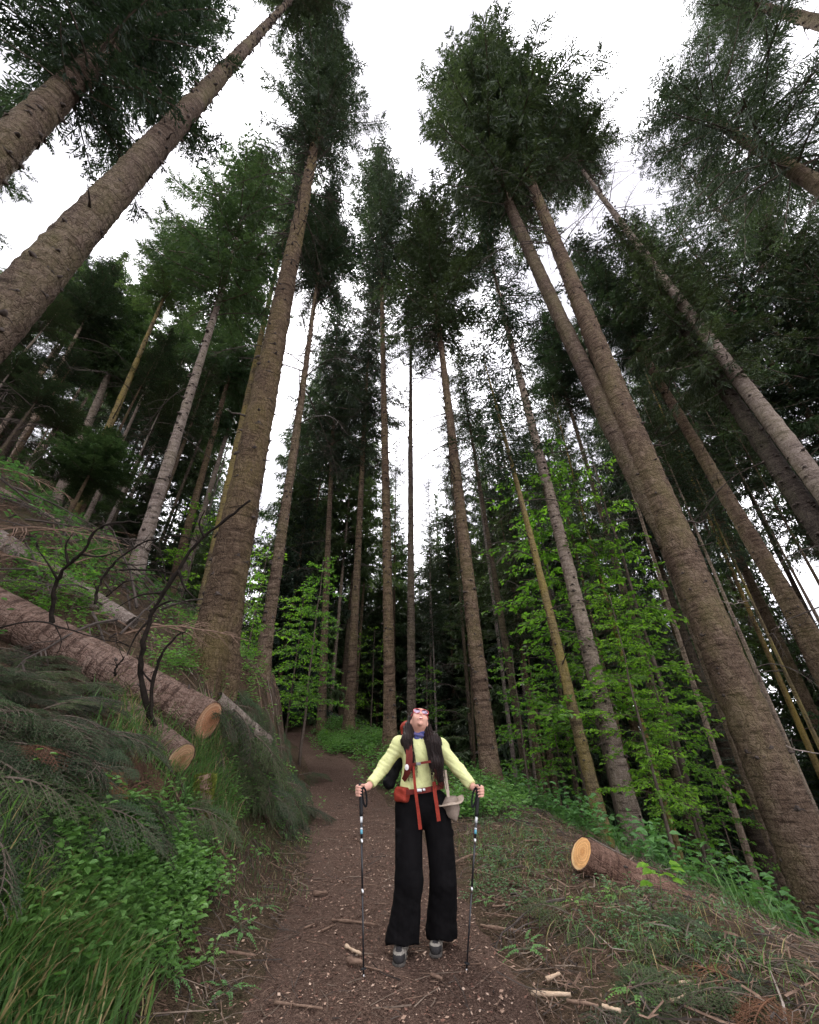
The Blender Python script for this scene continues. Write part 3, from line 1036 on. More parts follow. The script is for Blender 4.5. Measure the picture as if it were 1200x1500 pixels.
for i, (px, ty, s, R, kind, cf) in enumerate([
        (800, 560, 22, 2.6, 'full', .35), (842, 470, 18, 2.6, 'full', .45), (880, 380, 19, 2.6, 'full', .5), (925, 330, 17, 2.8, 'full', .5),
        (975, 300, 16, 2.8, 'thin', .55), (1040, 330, 15, 2.8, 'thin', .5), (1100, 380, 15, 2.9, 'thin', .5), (1165, 400, 14, 2.9, 'thin', .5),
        (1230, 420, 13, 2.9, 'thin', .45), (1130, 520, 18, 3.0, 'full', .45), (1190, 560, 17, 3.0, 'full', .45), (1260, 560, 16, 3.0, 'full', .4),
        (905, 560, 24, 2.6, 'full', .4), (860, 640, 28, 2.6, 'full', .3), (905, 740, 30, 2.8, 'full', .25), (800, 700, 34, 2.8, 'full', .2),
        (955, 770, 28, 2.8, 'full', .1), (985, 860, 30, 3.0, 'far', .05), (845, 800, 40, 3.0, 'far', .05), (900, 860, 38, 3.0, 'far', .05),
        (1055, 765, 19, 3.2, 'full', .0), (1105, 830, 17, 3.0, 'full', .0), (1165, 880, 18, 3.2, 'full', .0), (1215, 860, 18, 3.2, 'full', .0),
        (1150, 960, 24, 3.0, 'far', .0), (1080, 960, 26, 3.0, 'far', .0), (1010, 980, 30, 3.0, 'far', .0), (940, 960, 36, 3.0, 'far', .02),
        (860, 940, 44, 3.2, 'far', .02), (790, 880, 44, 3.2, 'far', .02), (1220, 980, 26, 3.0, 'far', .0), (1260, 900, 20, 3.0, 'full', .0)]):
    lab = RIGHT
    if ty in (765, 830, 880, 860) and px > 1040:
        lab = ('bushy green spruce with boughs down to the ground, low at the right edge', 'bushy spruces at the right edge')
    bg_tree(px, ty, s, R, kind, cf, 1 if (px > 1040 and ty > 750) or i % 3 == 0 else 0, *lab, bark='bark_dark' if i % 2 else 'bark', dead=3 if s < 25 else 0)
bg_tree(45, 150, 11, 2.2, 'col', .42, 0, 'feathery green crown hanging below the thick trunk in the top left corner', dead=3)
for i, (px, ty, s, R) in enumerate([(470, 600, 22, 3.2), (505, 560, 25, 3.4), (535, 600, 24, 3.2), (455, 700, 20, 2.8), (575, 700, 30, 3.2), (665, 640, 26, 3.2), (700, 600, 22, 3.0),
        (735, 640, 20, 2.8), (770, 640, 26, 3.2), (650, 760, 24, 3.0), (690, 800, 22, 2.8), (590, 790, 34, 3.4), (500, 760, 28, 3.2), (530, 820, 30, 3.2), (628, 770, 30, 3.0), (800, 660, 24, 3.0),
        (740, 820, 26, 3.0), (560, 860, 32, 3.2), (480, 860, 26, 2.8), (615, 880, 28, 2.8)]):
    bg_tree(px, ty, s, R, 'full', .12 + .15 * (i % 3), i + 1, *MID, bark='bark' if i % 2 else 'bark_dark')
for i, (px, ty, s) in enumerate([(235, 690, 15), (120, 690, 17), (300, 690, 20), (340, 740, 18), (385, 700, 22)]):
    bg_tree(px, ty, s, 2.0, 'full', .12, i, *LEFT)
SL = ('slim', 'slim trunks of the left slope')
for i, (px, ty, s, d) in enumerate([(52, 470, 11, .17), (85, 440, 10.5, .15), (22, 560, 10, .12), (118, 520, 11.5, .17), (150, 500, 12.5, .18), (182, 560, 11, .12), (232, 520, 12, .17), (262, 480, 13, .18),
        (300, 470, 18, .22), (340, 500, 20, .24), (205, 610, 18, .14), (92, 600, 17, .18), (40, 600, 18, .2), (270, 610, 22, .2), (-15, 520, 14, .2), (60, 640, 20, .16), (365, 560, 24, .24), (160, 640, 21, .2), (130, 470, 10, .13), (35, 520, 9.5, .13), (208, 500, 11, .14), (70, 560, 9, .1), (250, 560, 12, .13), (10, 480, 12, .2), (100, 600, 10, .1), (175, 470, 13, .17)]):
    if 120 < px < 215 and s < 14: continue
    bg_tree(px, ty, s, 1.0, 'thin', .78, i, *SL, bark='bark_pale' if i % 3 else 'bark', dia=d, dead=7)
for i, (px, ty, s, d) in enumerate([(455, 560, 20, .22), (497, 520, 21, .24), (528, 560, 23, .26), (548, 600, 26, .26), (585, 640, 27, .25), (622, 700, 24, .2), (655, 560, 20, .22), (668, 640, 24, .24),
        (690, 560, 18, .2), (705, 620, 22, .22), (742, 580, 16, .18), (760, 620, 20, .22), (785, 560, 18, .2), (672, 800, 16, .12), (632, 830, 18, .12), (752, 800, 14, .1)]):
    bg_tree(px, ty, s, 1.4, 'thin', .62, i, 'slim', 'slim trunks beyond the path', bark=['bark', 'bark_dark', 'bark_pale'][i % 3], dia=d, dead=6)
for i, (px, ty, s, d) in enumerate([(835, 480, 15, .2), (868, 520, 13, .17), (905, 470, 16, .22), (930, 560, 12, .15), (960, 520, 15, .2), (985, 620, 12, .14), (1015, 560, 14, .17), (1060, 600, 13, .2), (1100, 560, 14, .2), (1140, 640, 13, .17)]):
    bg_tree(px, ty, s, 1.4, 'thin', .66, i, 'slim', 'slim trunks of the right slope', bark=['bark_pale', 'bark', 'bark_lichen'][i % 3], dia=d, dead=6)
for i, (px, ty, s, R) in enumerate([(905, 250, 20, 3.0), (965, 205, 18, 3.2), (1045, 240, 19, 3.2), (1120, 255, 17, 3.2), (1195, 285, 18, 3.2), (1250, 330, 15, 3.2), (1080, 330, 16, 3.0)]):
    bg_tree(px, ty, s, R, 'wide' if i % 2 else 'col', .5, i, *RIGHT, bark='bark_dark', dead=4)
# a drooping young fir on the left slope
bg_tree(165, 630, 9.5, 1.35, 'full', .5, 1, 'small dark fir with umbrella-like tiers in front of the slim yellow trunk')
# the stand behind, filling the gaps between the trunks
for i in range(86):
    for _ in range(40):
        side = _g.random()
        if side < .12:
            px, s = _g.uniform(-40, 440), _g.uniform(22, 40)
        elif side < .66:
            px, s = _g.uniform(430, 720), _g.uniform(26, 58)
        else:
            px, s = _g.uniform(700, 1240), _g.uniform(18, 46)
        P = at(px, 1000, s)
        if all((P[0] - a) ** 2 + (P[1] - b) ** 2 > 2.2 for a, b in TREE_XY) and abs(P[0] - xp(P[1])) > 2.2:
            break
    ty = float(np.interp(px, [-40, 200, 300, 400, 440, 500, 570, 640, 690, 760, 860, 960, 1020, 1160, 1240], [560, 600, 640, 690, 720, 740, 850, 800, 720, 660, 620, 680, 880, 900, 840]))
    ty += _g.uniform(0, 190)
    z = LEFT if px < 440 else MID if px < 700 else RIGHT
    bg_tree(px, ty, s, 2.3 + .9 * _g.random(), 'far' if s > 24 else 'full', .0 + .22 * _g.random() ** 2, i, *z, bark=['bark', 'bark_dark'][i % 2])
# slender trunks deep in the stand
for i in range(64):
    for _ in range(40):
        side = _g.random()
        if side < .42:
            px, s = _g.uniform(-60, 440), _g.uniform(13, 34)
        elif side < .62:
            px, s = _g.uniform(440, 700), _g.uniform(24, 50)
        else:
            px, s = _g.uniform(690, 1190), _g.uniform(12, 34)
        P = at(px, 1000, s)
        if all((P[0] - a) ** 2 + (P[1] - b) ** 2 > 1.3 for a, b in TREE_XY) and abs(P[0] - xp(P[1])) > 1.6:
            break
    ty = float(np.interp(px, [-60, 100, 200, 300, 400, 450, 560, 600, 660, 720, 800, 900, 1000, 1030, 1200], [420, 430, 420, 430, 450, 620, 720, 860, 780, 660, 560, 430, 380, 900, 900]))
    ty += _g.uniform(0, 160)
    zone = ('left' if px < 440 else 'middle' if px < 700 else 'right')
    bg_tree(px, ty, s, 1.5 + .5 * _g.random(), 'far' if s > 20 else 'thin', .45 + .2 * _g.random(), i,
            {'left': 'slim bare trunk deep in the stand on the left slope', 'middle': 'slim bare trunk in the distant stand beyond the path',
             'right': 'slim bare trunk deep in the stand on the right slope'}[zone],
            {'left': 'slim trunks of the left slope', 'middle': 'slim trunks beyond the path', 'right': 'slim trunks of the right slope'}[zone],
            bark=['bark', 'bark_pale', 'bark_dark', 'bark'][i % 4], dia=_g.uniform(.16, .3), dead=5 if s < 20 else 0)



SHORT = {'huge spruce': 'leaning trunk', 'massive yellow': 'massive trunk', 'slim ringed': 'ringed trunk', 'straight thick': 'middle trunk',
         'tall spruce': 'knotty trunk', 'young yellowish': 'yellowish trunk', 'grey trunk': 'grey trunk', 'biggest trunk': 'biggest trunk',
         'mottled trunk': 'mottled trunk', 'brown trunk': 'slanting trunk', 'pinkish straight': 'pinkish trunk', 'slim yellow': 'yellow trunk'}
REF = []
for lab, lo_, hi_ in MAIN:
    for k_, v_ in SHORT.items():
        if lab.startswith(k_):
            REF.append((v_, lo_, hi_))


def name_gaps():
    """Give every background tree the gap between the main trunks in which it shows."""
    gaps = {}
    for root, group, px, ty in BG:
        y = min(ty + 120, 900)
        xs = sorted((lo_[0] + (hi_[0] - lo_[0]) * (y - lo_[1]) / (hi_[1] - lo_[1]), n_) for n_, lo_, hi_ in REF)
        l = [n_ for x_, n_ in xs if x_ < px]
        r = [n_ for x_, n_ in xs if x_ >= px]
        gaps.setdefault((group, l[-1] if l else 'left edge', r[0] if r else 'right edge'), []).append((px, root))
    ordn = ['second', 'third', 'fourth', 'fifth', 'sixth', 'seventh', 'eighth', 'ninth', 'tenth', 'eleventh', 'twelfth', 'thirteenth', 'fourteenth', 'fifteenth', 'sixteenth', 'seventeenth', 'eighteenth', 'nineteenth', 'twentieth', 'twenty-first', 'twenty-second', 'twenty-third', 'twenty-fourth', 'twenty-fifth', 'twenty-sixth', 'twenty-seventh', 'twenty-eighth', 'twenty-ninth', 'thirtieth', 'thirty-first', 'thirty-second', 'thirty-third', 'thirty-fourth', 'thirty-fifth', 'thirty-sixth']
    for (group, l, r), lst in gaps.items():
        lst.sort(key=lambda t: t[0])
        noun = ('slim left-slope trunk' if 'left' in group else 'slim right-slope trunk' if 'right' in group else 'slim distant trunk') if group.startswith('slim') else 'distant spruce' if 'distant' in group else ('bushy green spruce' if 'bushy' in group else 'dark left-slope spruce' if 'left' in group else 'dark right-slope spruce')
        n = len(lst)
        for k, (px, root) in enumerate(lst):
            w = f'between the {l} and the {r}'
            if n == 1:
                root['label'] = f'{noun} {w}'
            elif k == 0:
                root['label'] = f'leftmost {noun} {w}'
            elif k == n - 1:
                root['label'] = f'rightmost {noun} {w}'
            else:
                root['label'] = f'{ordn[min(k - 1, len(ordn) - 1)]} {noun} from left {w}'


name_gaps()

# ------------------------------------------------------------------ young beeches
def beech_mesh(h, R, seed, n=34, leaf=.062, start=.2):
    g = rng(seed)
    wood, lv = MB(), MB()
    s = np.linspace(0, 1, 12)
    stem = np.stack([np.cumsum(g.normal(0, .02, 12)) * h * .12, np.cumsum(g.normal(0, .02, 12)) * h * .12, h * s], -1)
    stem[0, :2] = 0
    wood.tube(stem, .007 * h * (1 - s * .85) + .003, 7)
    Pn, Dn, Ln, Nn = [], [], [], []
    for k in range(n):
        t = start + (1 - start) * (k + g.random()) / n
        p0 = np.array([np.interp(t, s, stem[:, c]) for c in range(3)])
        az = k * 2.4 + g.normal(0, .4)
        l = R * (1 - .55 * t) * (.55 + .6 * g.random())
        e = .35 - .3 * (1 - t) + g.normal(0, .15)
        q = np.linspace(0, 1, 8)
        wv = np.cumsum(g.normal(0, .035, (8, 3)), 0) * l
        br = p0 + np.stack([math.cos(az) * l * q, math.sin(az) * l * q, l * (e * q - .32 * q ** 2)], -1) + wv * q[:, None]
        wood.tube(br, .004 * l * (1 - q * .8) + .0015, 4, cap=False)
        for j in range(max(4, int(l * 11))):
            f = .18 + .82 * (j + g.random()) / max(4, int(l * 11))
            p1 = np.array([np.interp(f, q, br[:, c]) for c in range(3)])
            sd = 1 if j % 2 else -1
            a2 = az + sd * (.55 + .5 * g.random())
            l2 = l * .33 * (1.15 - f) + .1
            tip = p1 + np.array([math.cos(a2) * l2, math.sin(a2) * l2, l2 * g.normal(-.05, .15)])
            wood.tube([p1, (p1 + tip) / 2 + [0, 0, .01], tip], [.0028, .0018, .0008], 3, cap=False)
            m = max(4, int(l2 / .042))
            for i in range(m):
                ff = (i + .6) / m
                pp = p1 + (tip - p1) * ff
                a3 = a2 + (1 if i % 2 else -1) * (.9 - .5 * ff) + g.normal(0, .25)
                Pn.append(pp + g.normal(0, .006, 3))
                Dn.append([math.cos(a3), math.sin(a3), g.normal(-.2, .32)])
                Ln.append(leaf * (.5 + .8 * g.random()))
                Nn.append([g.normal(0, .55), g.normal(0, .55), 1])
    Ln = np.array(Ln)
    Pn, Dn, Nn = np.array(Pn), np.array(Dn), np.array(Nn, float)
    tn = g.random(len(Ln)) + .6 * (fbm(Pn[:, 0] * 1.5 + seed, Pn[:, 2] * 1.5 + Pn[:, 1], 2))
    k = tn > .45
    lv.leaf(Pn[k], Dn[k], Ln[k], Ln[k] * .6, Nn[k], 0)
    lv.leaf(Pn[~k], Dn[~k], Ln[~k], Ln[~k] * .55, Nn[~k], 1)
    return wood.mesh('stem', [M['twig_wood']], True), lv.mesh('leaves', [M['beech'], M['beech_dull']])


BE = [beech_mesh(6, 1.5, 61, 46, .098), beech_mesh(6, 1.7, 62, 50, .098), beech_mesh(3, 1.1, 63, 26, .085, .12)]
BEH = [6, 6, 3]


def beech(v, px, py, s, H, R=1.0, label='', group=None, lean=0, yaw=0, name='beech_sapling'):
    P = at(px, py, s)
    z = gz(P[0], P[1])
    root = bpy.data.objects.new(name, None)
    COL.objects.link(root)
    root.location = (P[0], P[1], z - .05)
    root.rotation_euler = (0, lean, yaw)
    tag(root, label, 'sapling', group)
    sc = H / BEH[v]
    link('stem', BE[v][0], root, None, None, (sc, sc, sc))
    link('leaves', BE[v][1], root, None, None, (sc * R, sc * R, sc))
    return root


beech(0, 452, 1010, 11.5, 5.9, .85, 'bright green beech sapling between the slim ringed trunk and the thin grey trunk')
beech(1, 428, 1005, 12.5, 4.6, .9, 'smaller beech sapling with pale leaning stem on the left of the path', yaw=2)
beech(1, 892, 1120, 9.5, 11.0, .9, 'tallest beech on the right, its bright leaves reaching up beside the biggest right-hand trunk', yaw=1)
beech(0, 850, 1130, 10.5, 9.0, .9, 'tall thin beech left of the tallest one, in front of the grey trunk', yaw=3)
beech(1, 955, 1130, 6.6, 4.4, .95, 'leafy beech spreading low bright branches right of the cut log', yaw=4)
beech(0, 1000, 1150, 7.6, 4.7, 1.0, 'beech sapling between the cut log and the biggest right-hand trunk', yaw=5)
beech(2, 765, 1090, 9.4, 3.3, 1.0, 'beech sapling just right of the knotty trunk behind the hiker', yaw=1)
beech(2, 815, 1080, 11, 3.6, 1.0, 'beech sapling between the knotty trunk and the yellowish leaning one', yaw=2.2)
beech(0, 960, 1000, 10.5, 11.5, .62, 'very tall thin beech whose leafy tip shows between two right-hand trunks', yaw=2.9)
beech(2, 625, 1075, 14.5, 3.2, 1.0, 'pale green sapling behind the hiker\'s head', yaw=.5)
beech(2, 545, 1000, 22, 6.5, .8, 'distant bright sapling left of the straight middle trunk', yaw=1.5)
beech(2, 350, 930, 7.2, 1.8, .9, 'small beech sapling at the left foot of the massive trunk', yaw=.4)
beech(2, 372, 900, 9.4, 3.0, .9, 'beech sapling in the gap between the massive trunk and the slim ringed trunk', yaw=1.4)
beech(2, 300, 760, 16, 4.5, .9, 'bright sapling far up the left slope beside the massive trunk', yaw=2.4)
beech(2, 35, 905, 5.2, .95, 1.2, 'low bright-leaved shrub above the long log at the left edge', yaw=3.1)
beech(2, 95, 915, 5.4, .8, 1.2, 'low bright-leaved shrub between the long log and the mossy log', yaw=4.4)
beech(2, 1075, 1260, 8.0, 2.6, 1.0, 'beech sapling low on the right slope beside the dark two-toned trunk', yaw=5.2)
beech(2, 985, 1205, 9.5, 2.6, 1.0, 'beech sapling behind the thin pale trunk on the right slope', yaw=2.8)
beech(2, 1150, 1160, 11, 3.4, 1.0, 'beech sapling at the right edge behind the biggest right-hand trunk', yaw=0.8)
# ------------------------------------------------------------------ felled logs
def frame(A, B):
    z = unit(np.array(B) - np.array(A))
    x = unit(np.cross([0, 0, 1.0], z))
    y = np.cross(z, x)
    return Matrix(((x[0], y[0], z[0], A[0]), (x[1], y[1], z[1], A[1]), (x[2], y[2], z[2], A[2]), (0, 0, 0, 1)))


def log(A, B, r0, r1, label, bark, cut, seed, tilt=(0, 0), knots=10, name='log', rough=.012, ext=0.0):
    """A felled log, cut end at A. tilt leans the saw cut."""
    g = rng(seed)
    A, B = np.array(A), np.array(B)
    L = float(np.linalg.norm(B - A)) + ext
    root = bpy.data.objects.new(name, None)
    COL.objects.link(root)
    root.matrix_world = frame(A, B)
    tag(root, label, 'log')
    sides, nr = (48, int(np.clip(L / .025, 40, 320))) if r0 > .11 else (20, int(np.clip(L / .05, 30, 110)))
    a = np.arange(sides) * 2 * math.pi / sides
    z = np.linspace(0, L, nr)
    r = (r0 + (r1 - r0) * z / L)[:, None] * np.ones((1, sides))
    xx, yy = np.cos(a)[None, :] * 1.5 + seed, np.sin(a)[None, :] * 1.5
    r = r * (1 + .07 * fbm(xx + z[:, None] * .6, yy + z[:, None] * .5, 3)) + rough * fbm(xx * 5 + z[:, None] * 7, yy * 5 - z[:, None] * 6, 4)
    zz = z[:, None] + (1 - np.clip(z / .4, 0, 1))[:, None] * (r * np.cos(a) * tilt[0] + r * np.sin(a) * tilt[1])
    v = np.stack([r * np.cos(a), r * np.sin(a), zz], -1).reshape(-1, 3)
    i = np.arange(nr - 1)[:, None] * sides
    j = np.arange(sides)[None, :]
    q = np.stack([i + j, i + (j + 1) % sides, i + sides + (j + 1) % sides, i + sides + j], -1).reshape(-1, 4)
    link('bark', make_mesh('bark', v, q, None, [M[bark]], smooth=True), root)
    if cut:
        # the sawn face: rings of points, a little proud of the bark edge, with a torn hinge lip
        rings = np.linspace(0, 1, 10)
        re = r[0] * .93
        vv, nv = [], []
        for k, f in enumerate(rings):
            zt = -.004 + .004 * f + f * re * (np.cos(a) * tilt[0] + np.sin(a) * tilt[1]) + .004 * fbm(np.cos(a) * f * 6 + seed, np.sin(a) * f * 2, 2)
            vv.append(np.stack([f * re * np.cos(a), f * re * np.sin(a), zt], -1))
        vv.append(np.stack([r[0] * .99 * np.cos(a), r[0] * .99 * np.sin(a), zz[0] + .006], -1))
        v = np.concatenate(vv)
        i = np.arange(len(vv) - 1)[:, None] * sides
        q = np.stack([i + (j + 1) % sides, i + j, i + sides + j, i + sides + (j + 1) % sides], -1).reshape(-1, 4)
        qm = np.repeat(np.arange(len(vv) - 1) == len(vv) - 2, sides).astype(int)
        link('cut_face', make_mesh('cut_face', v, q, None, [M[cut], M[bark]], qm, smooth=True), root)
    for k in range(knots):
        zk = .15 + (L - .3) * g.random()
        ak = g.random() * 6.283
        rk = r0 + (r1 - r0) * zk / L
        o = np.array([math.cos(ak), math.sin(ak), 0])
        mb = MB()
        p = o * (rk - .015) + [0, 0, zk]
        n_ = .03 + .05 * g.random()
        mb.tube([p, p + o * (n_ * .5), p + o * n_ + [0, 0, .02]], [.02, .014, .006], 6)
        link('branch_stub', mb.mesh('branch_stub', [M['dead_wood']], True), root)
    return root


def part_world(name, mb, mats, root, smooth=True):
    """A part whose points were given in world coordinates."""
    me = mb.mesh(name, mats, smooth)
    o = link(name, me)
    bpy.context.view_layer.update()
    me.transform(root.matrix_world.inverted())
    o.parent = root
    return o


def smooth_line(pts, n=5):
    pts = np.asarray(pts, float)
    out = []
    for i in range(len(pts) - 1):
        p0, p1, p2, p3 = pts[max(i - 1, 0)], pts[i], pts[i + 1], pts[min(i + 2, len(pts) - 1)]
        for t in np.linspace(0, 1, n, endpoint=False):
            out.append(.5 * (2 * p1 + (p2 - p0) * t + (2 * p0 - 5 * p1 + 4 * p2 - p3) * t * t + (3 * p1 - p0 - 3 * p2 + p3) * t ** 3))
    out.append(pts[-1])
    return np.array(out)


def log_branch(root, pix, s0, s1, r0, r1, twigs=(), seed=0, mat='black_branch'):
    g = rng(900 + seed)
    ss = np.linspace(s0, s1, len(pix))
    P = smooth_line([at(x, y, s) for (x, y), s in zip(pix, ss)], 6)
    P[1:-1] += g.normal(0, .006, (len(P) - 2, 3))
    mb = MB()
    rr = np.linspace(r0, r1, len(P)) * (1 + .18 * g.normal(0, 1, len(P)).clip(-1, 1))
    mb.tube(P, rr * .95, 8)
    for tw in twigs:
        T = smooth_line([at(x, y, s) for x, y, s in tw], 4)
        mb.tube(T, np.linspace(r0 * .55, .003, len(T)), 5)
    for k in range(9):
        i = int(g.integers(2, len(P) - 1))
        d = unit(g.normal(0, 1, 3) + [0, 0, .2])
        l = .05 + .16 * g.random()
        mb.tube([P[i], P[i] + d * l * .6 + g.normal(0, .01, 3), P[i] + d * l + g.normal(0, .02, 3)], [.005, .0035, .001], 4)
    return part_world('branch', mb, [M[mat]], root)


L1 = log(at(306, 1056, 4.75), at(-60, 866, 5.0), .205, .25, 'long pinkish log jutting over the left bank with an orange sawn end', 'log_bark', 'cut_orange', 201, (.35, .1), 8, ext=1.2)
L2 = log(at(264, 1114, 4.1), at(120, 1000, 4.85), .162, .17, 'shorter log with a round tan sawn end, poking out below the long pinkish log', 'log_bark', 'cut_tan', 202, (.1, .05), 5)
L3 = log(at(192, 915, 5.85), at(-40, 768, 6.3), .125, .17, 'knotty weathered log lying higher up the left slope among dead branches', 'bark_pale', None, 203, (0, 0), 14, ext=1.5)
L4 = log(at(396, 1088, 6.15), at(318, 1022, 5.6), .075, .085, 'thin pale broken log right of the massive trunk, on the edge of the left bank', 'bark_pale', 'cut_tan', 204, (.4, .2), 5)
_p = gp(852, 1276)
_s = _p[1] * CT + (_p[2] - CAMZ) * ST
def fallen(p0, p1, r, label, bark, seed):
    a, b = gp(*p0), gp(*p1)
    return log(a + [0, 0, r * .8], b + [0, 0, r * .8], r, r * 1.25, label, bark, None, seed, (0, 0), 6)


fallen((290, 905), (165, 838), .045, 'thin pale fallen pole lying among the dead branches left of the massive trunk', 'bark_pale', 211)
fallen((130, 800), (-20, 722), .10, 'weathered fallen log highest on the left slope near the left edge', 'bark_pale', 212)
fallen((235, 862), (60, 830), .055, 'dark fallen pole between the knotty weathered log and the pinkish trunk', 'bark_dark', 213)
fallen((95, 742), (-30, 690), .07, 'grey fallen pole far up the left slope at the foot of the slim trunks', 'bark_pale', 214)
LR = log(at(851, 1250, _s * .985), at(1025, 1345, _s * .93), .0365 * _s, .038 * _s, 'reddish log on the right edge of the path with a bright fresh sawn end', 'log_red', 'cut_fresh', 205, (-.22, .12), 3, ext=.3)
bpy.context.view_layer.update()
log_branch(L2, [(222, 1062), (206, 985), (216, 920), (240, 868), (285, 800), (330, 762), (367, 733)], 4.3, 4.25, .030, .012,
           [[(222, 905, 4.28), (200, 930, 4.25), (186, 960, 4.2)], [(240, 868, 4.28), (205, 872, 4.3), (172, 890, 4.3)], [(262, 835, 4.27), (270, 860, 4.25), (290, 880, 4.2)],
            [(300, 787, 4.26), (292, 768, 4.26), (300, 748, 4.26)], [(220, 895, 4.28), (250, 880, 4.25), (272, 884, 4.2)]], 1)
log_branch(L2, [(228, 1075), (222, 1010), (236, 962), (255, 935), (272, 925)], 4.25, 4.3, .022, .007, [[(223, 1000, 4.27), (210, 985, 4.25), (200, 960, 4.2)]], 2)
log_branch(L1, [(76, 912), (78, 870), (92, 835), (118, 812), (150, 770), (205, 765)], 4.7, 4.5, .028, .008,
           [[(85, 850, 4.65), (70, 825, 4.6), (52, 800, 4.6)], [(100, 826, 4.6), (96, 800, 4.6), (108, 780, 4.6)], [(118, 812, 4.6), (150, 815, 4.55), (190, 800, 4.5)]], 3)
log_branch(L1, [(140, 885), (146, 855), (170, 822), (210, 795), (262, 785), (300, 800)], 4.75, 4.9, .018, .005, [[(170, 822, 4.75), (200, 828, 4.75), (236, 822, 4.8)]], 4)
log_branch(L1, [(-10, 922), (55, 910), (110, 925), (190, 948)], 4.55, 4.5, .013, .005, [[(80, 915, 4.52), (90, 940, 4.5), (80, 965, 4.48)]], 5)
log_branch(L1, [(168, 990), (172, 975), (182, 962)], 4.55, 4.45, .014, .005, [], 6)
log_branch(L1, [(175, 835), (230, 835), (270, 845), (290, 840)], 5.2, 5.4, .014, .004, [[(230, 835, 5.3), (245, 855, 5.3), (275, 870, 5.2)]], 7)
log_branch(L3, [(20, 770), (18, 800), (8, 815)], 6.4, 6.3, .02, .006, [], 8)
log_branch(L3, [(60, 812), (50, 790), (35, 785), (10, 790)], 6.3, 6.4, .016, .004, [], 9)
log_branch(L3, [(150, 888), (160, 870), (190, 850), (215, 855)], 6.0, 5.9, .016, .004, [], 10)


log_branch(twin, [(1112, 1076), (1140, 1088), (1170, 1099), (1215, 1106)], 6.7, 6.6, .016, .006, [], 11, 'grey_wood')
log_branch(twin, [(1165, 1258), (1180, 1268), (1210, 1285)], 5.9, 5.7, .012, .004, [], 12, 'grey_wood')
log_branch(twin, [(1055, 880), (1075, 884), (1098, 880)], 8.0, 8.1, .012, .004, [], 13, 'grey_wood')

# ------------------------------------------------------------------ dead branches, cut spruce boughs
def place(me_list, name, label, cat, group, spots, seed, zoff=0.0, sc=(.8, 1.2), tiltr=.25, follow=True, parts=None, down=None):
    g = rng(seed)
    out = []
    for k, (x, y) in enumerate(spots):
        root = bpy.data.objects.new(name, me_list[k % len(me_list)])
        COL.objects.link(root)
        n = gnormal(x, y) if follow else np.array([0, 0, 1.0])
        if down is None:
            az = g.random() * 6.283
            d = np.array([math.cos(az), math.sin(az), 0])
        else:
            d = np.array([*down(x, y, g), 0.0])
        d = unit(d - n * (d @ n))
        sx = np.cross(n, d)
        s = g.uniform(*sc)
        ti = g.normal(0, tiltr)
        d2 = d * math.cos(ti) + n * math.sin(ti)
        n2 = np.cross(d2, sx)
        mt = Matrix(((d2[0] * s, sx[0] * s, n2[0] * s, x), (d2[1] * s, sx[1] * s, n2[1] * s, y),
                     (d2[2] * s, sx[2] * s, n2[2] * s, gz(x, y) + zoff), (0, 0, 0, 1)))
        root.matrix_world = mt
        tag(root, label[k] if isinstance(label, list) else label, cat, group)
        out.append(root)
    return out


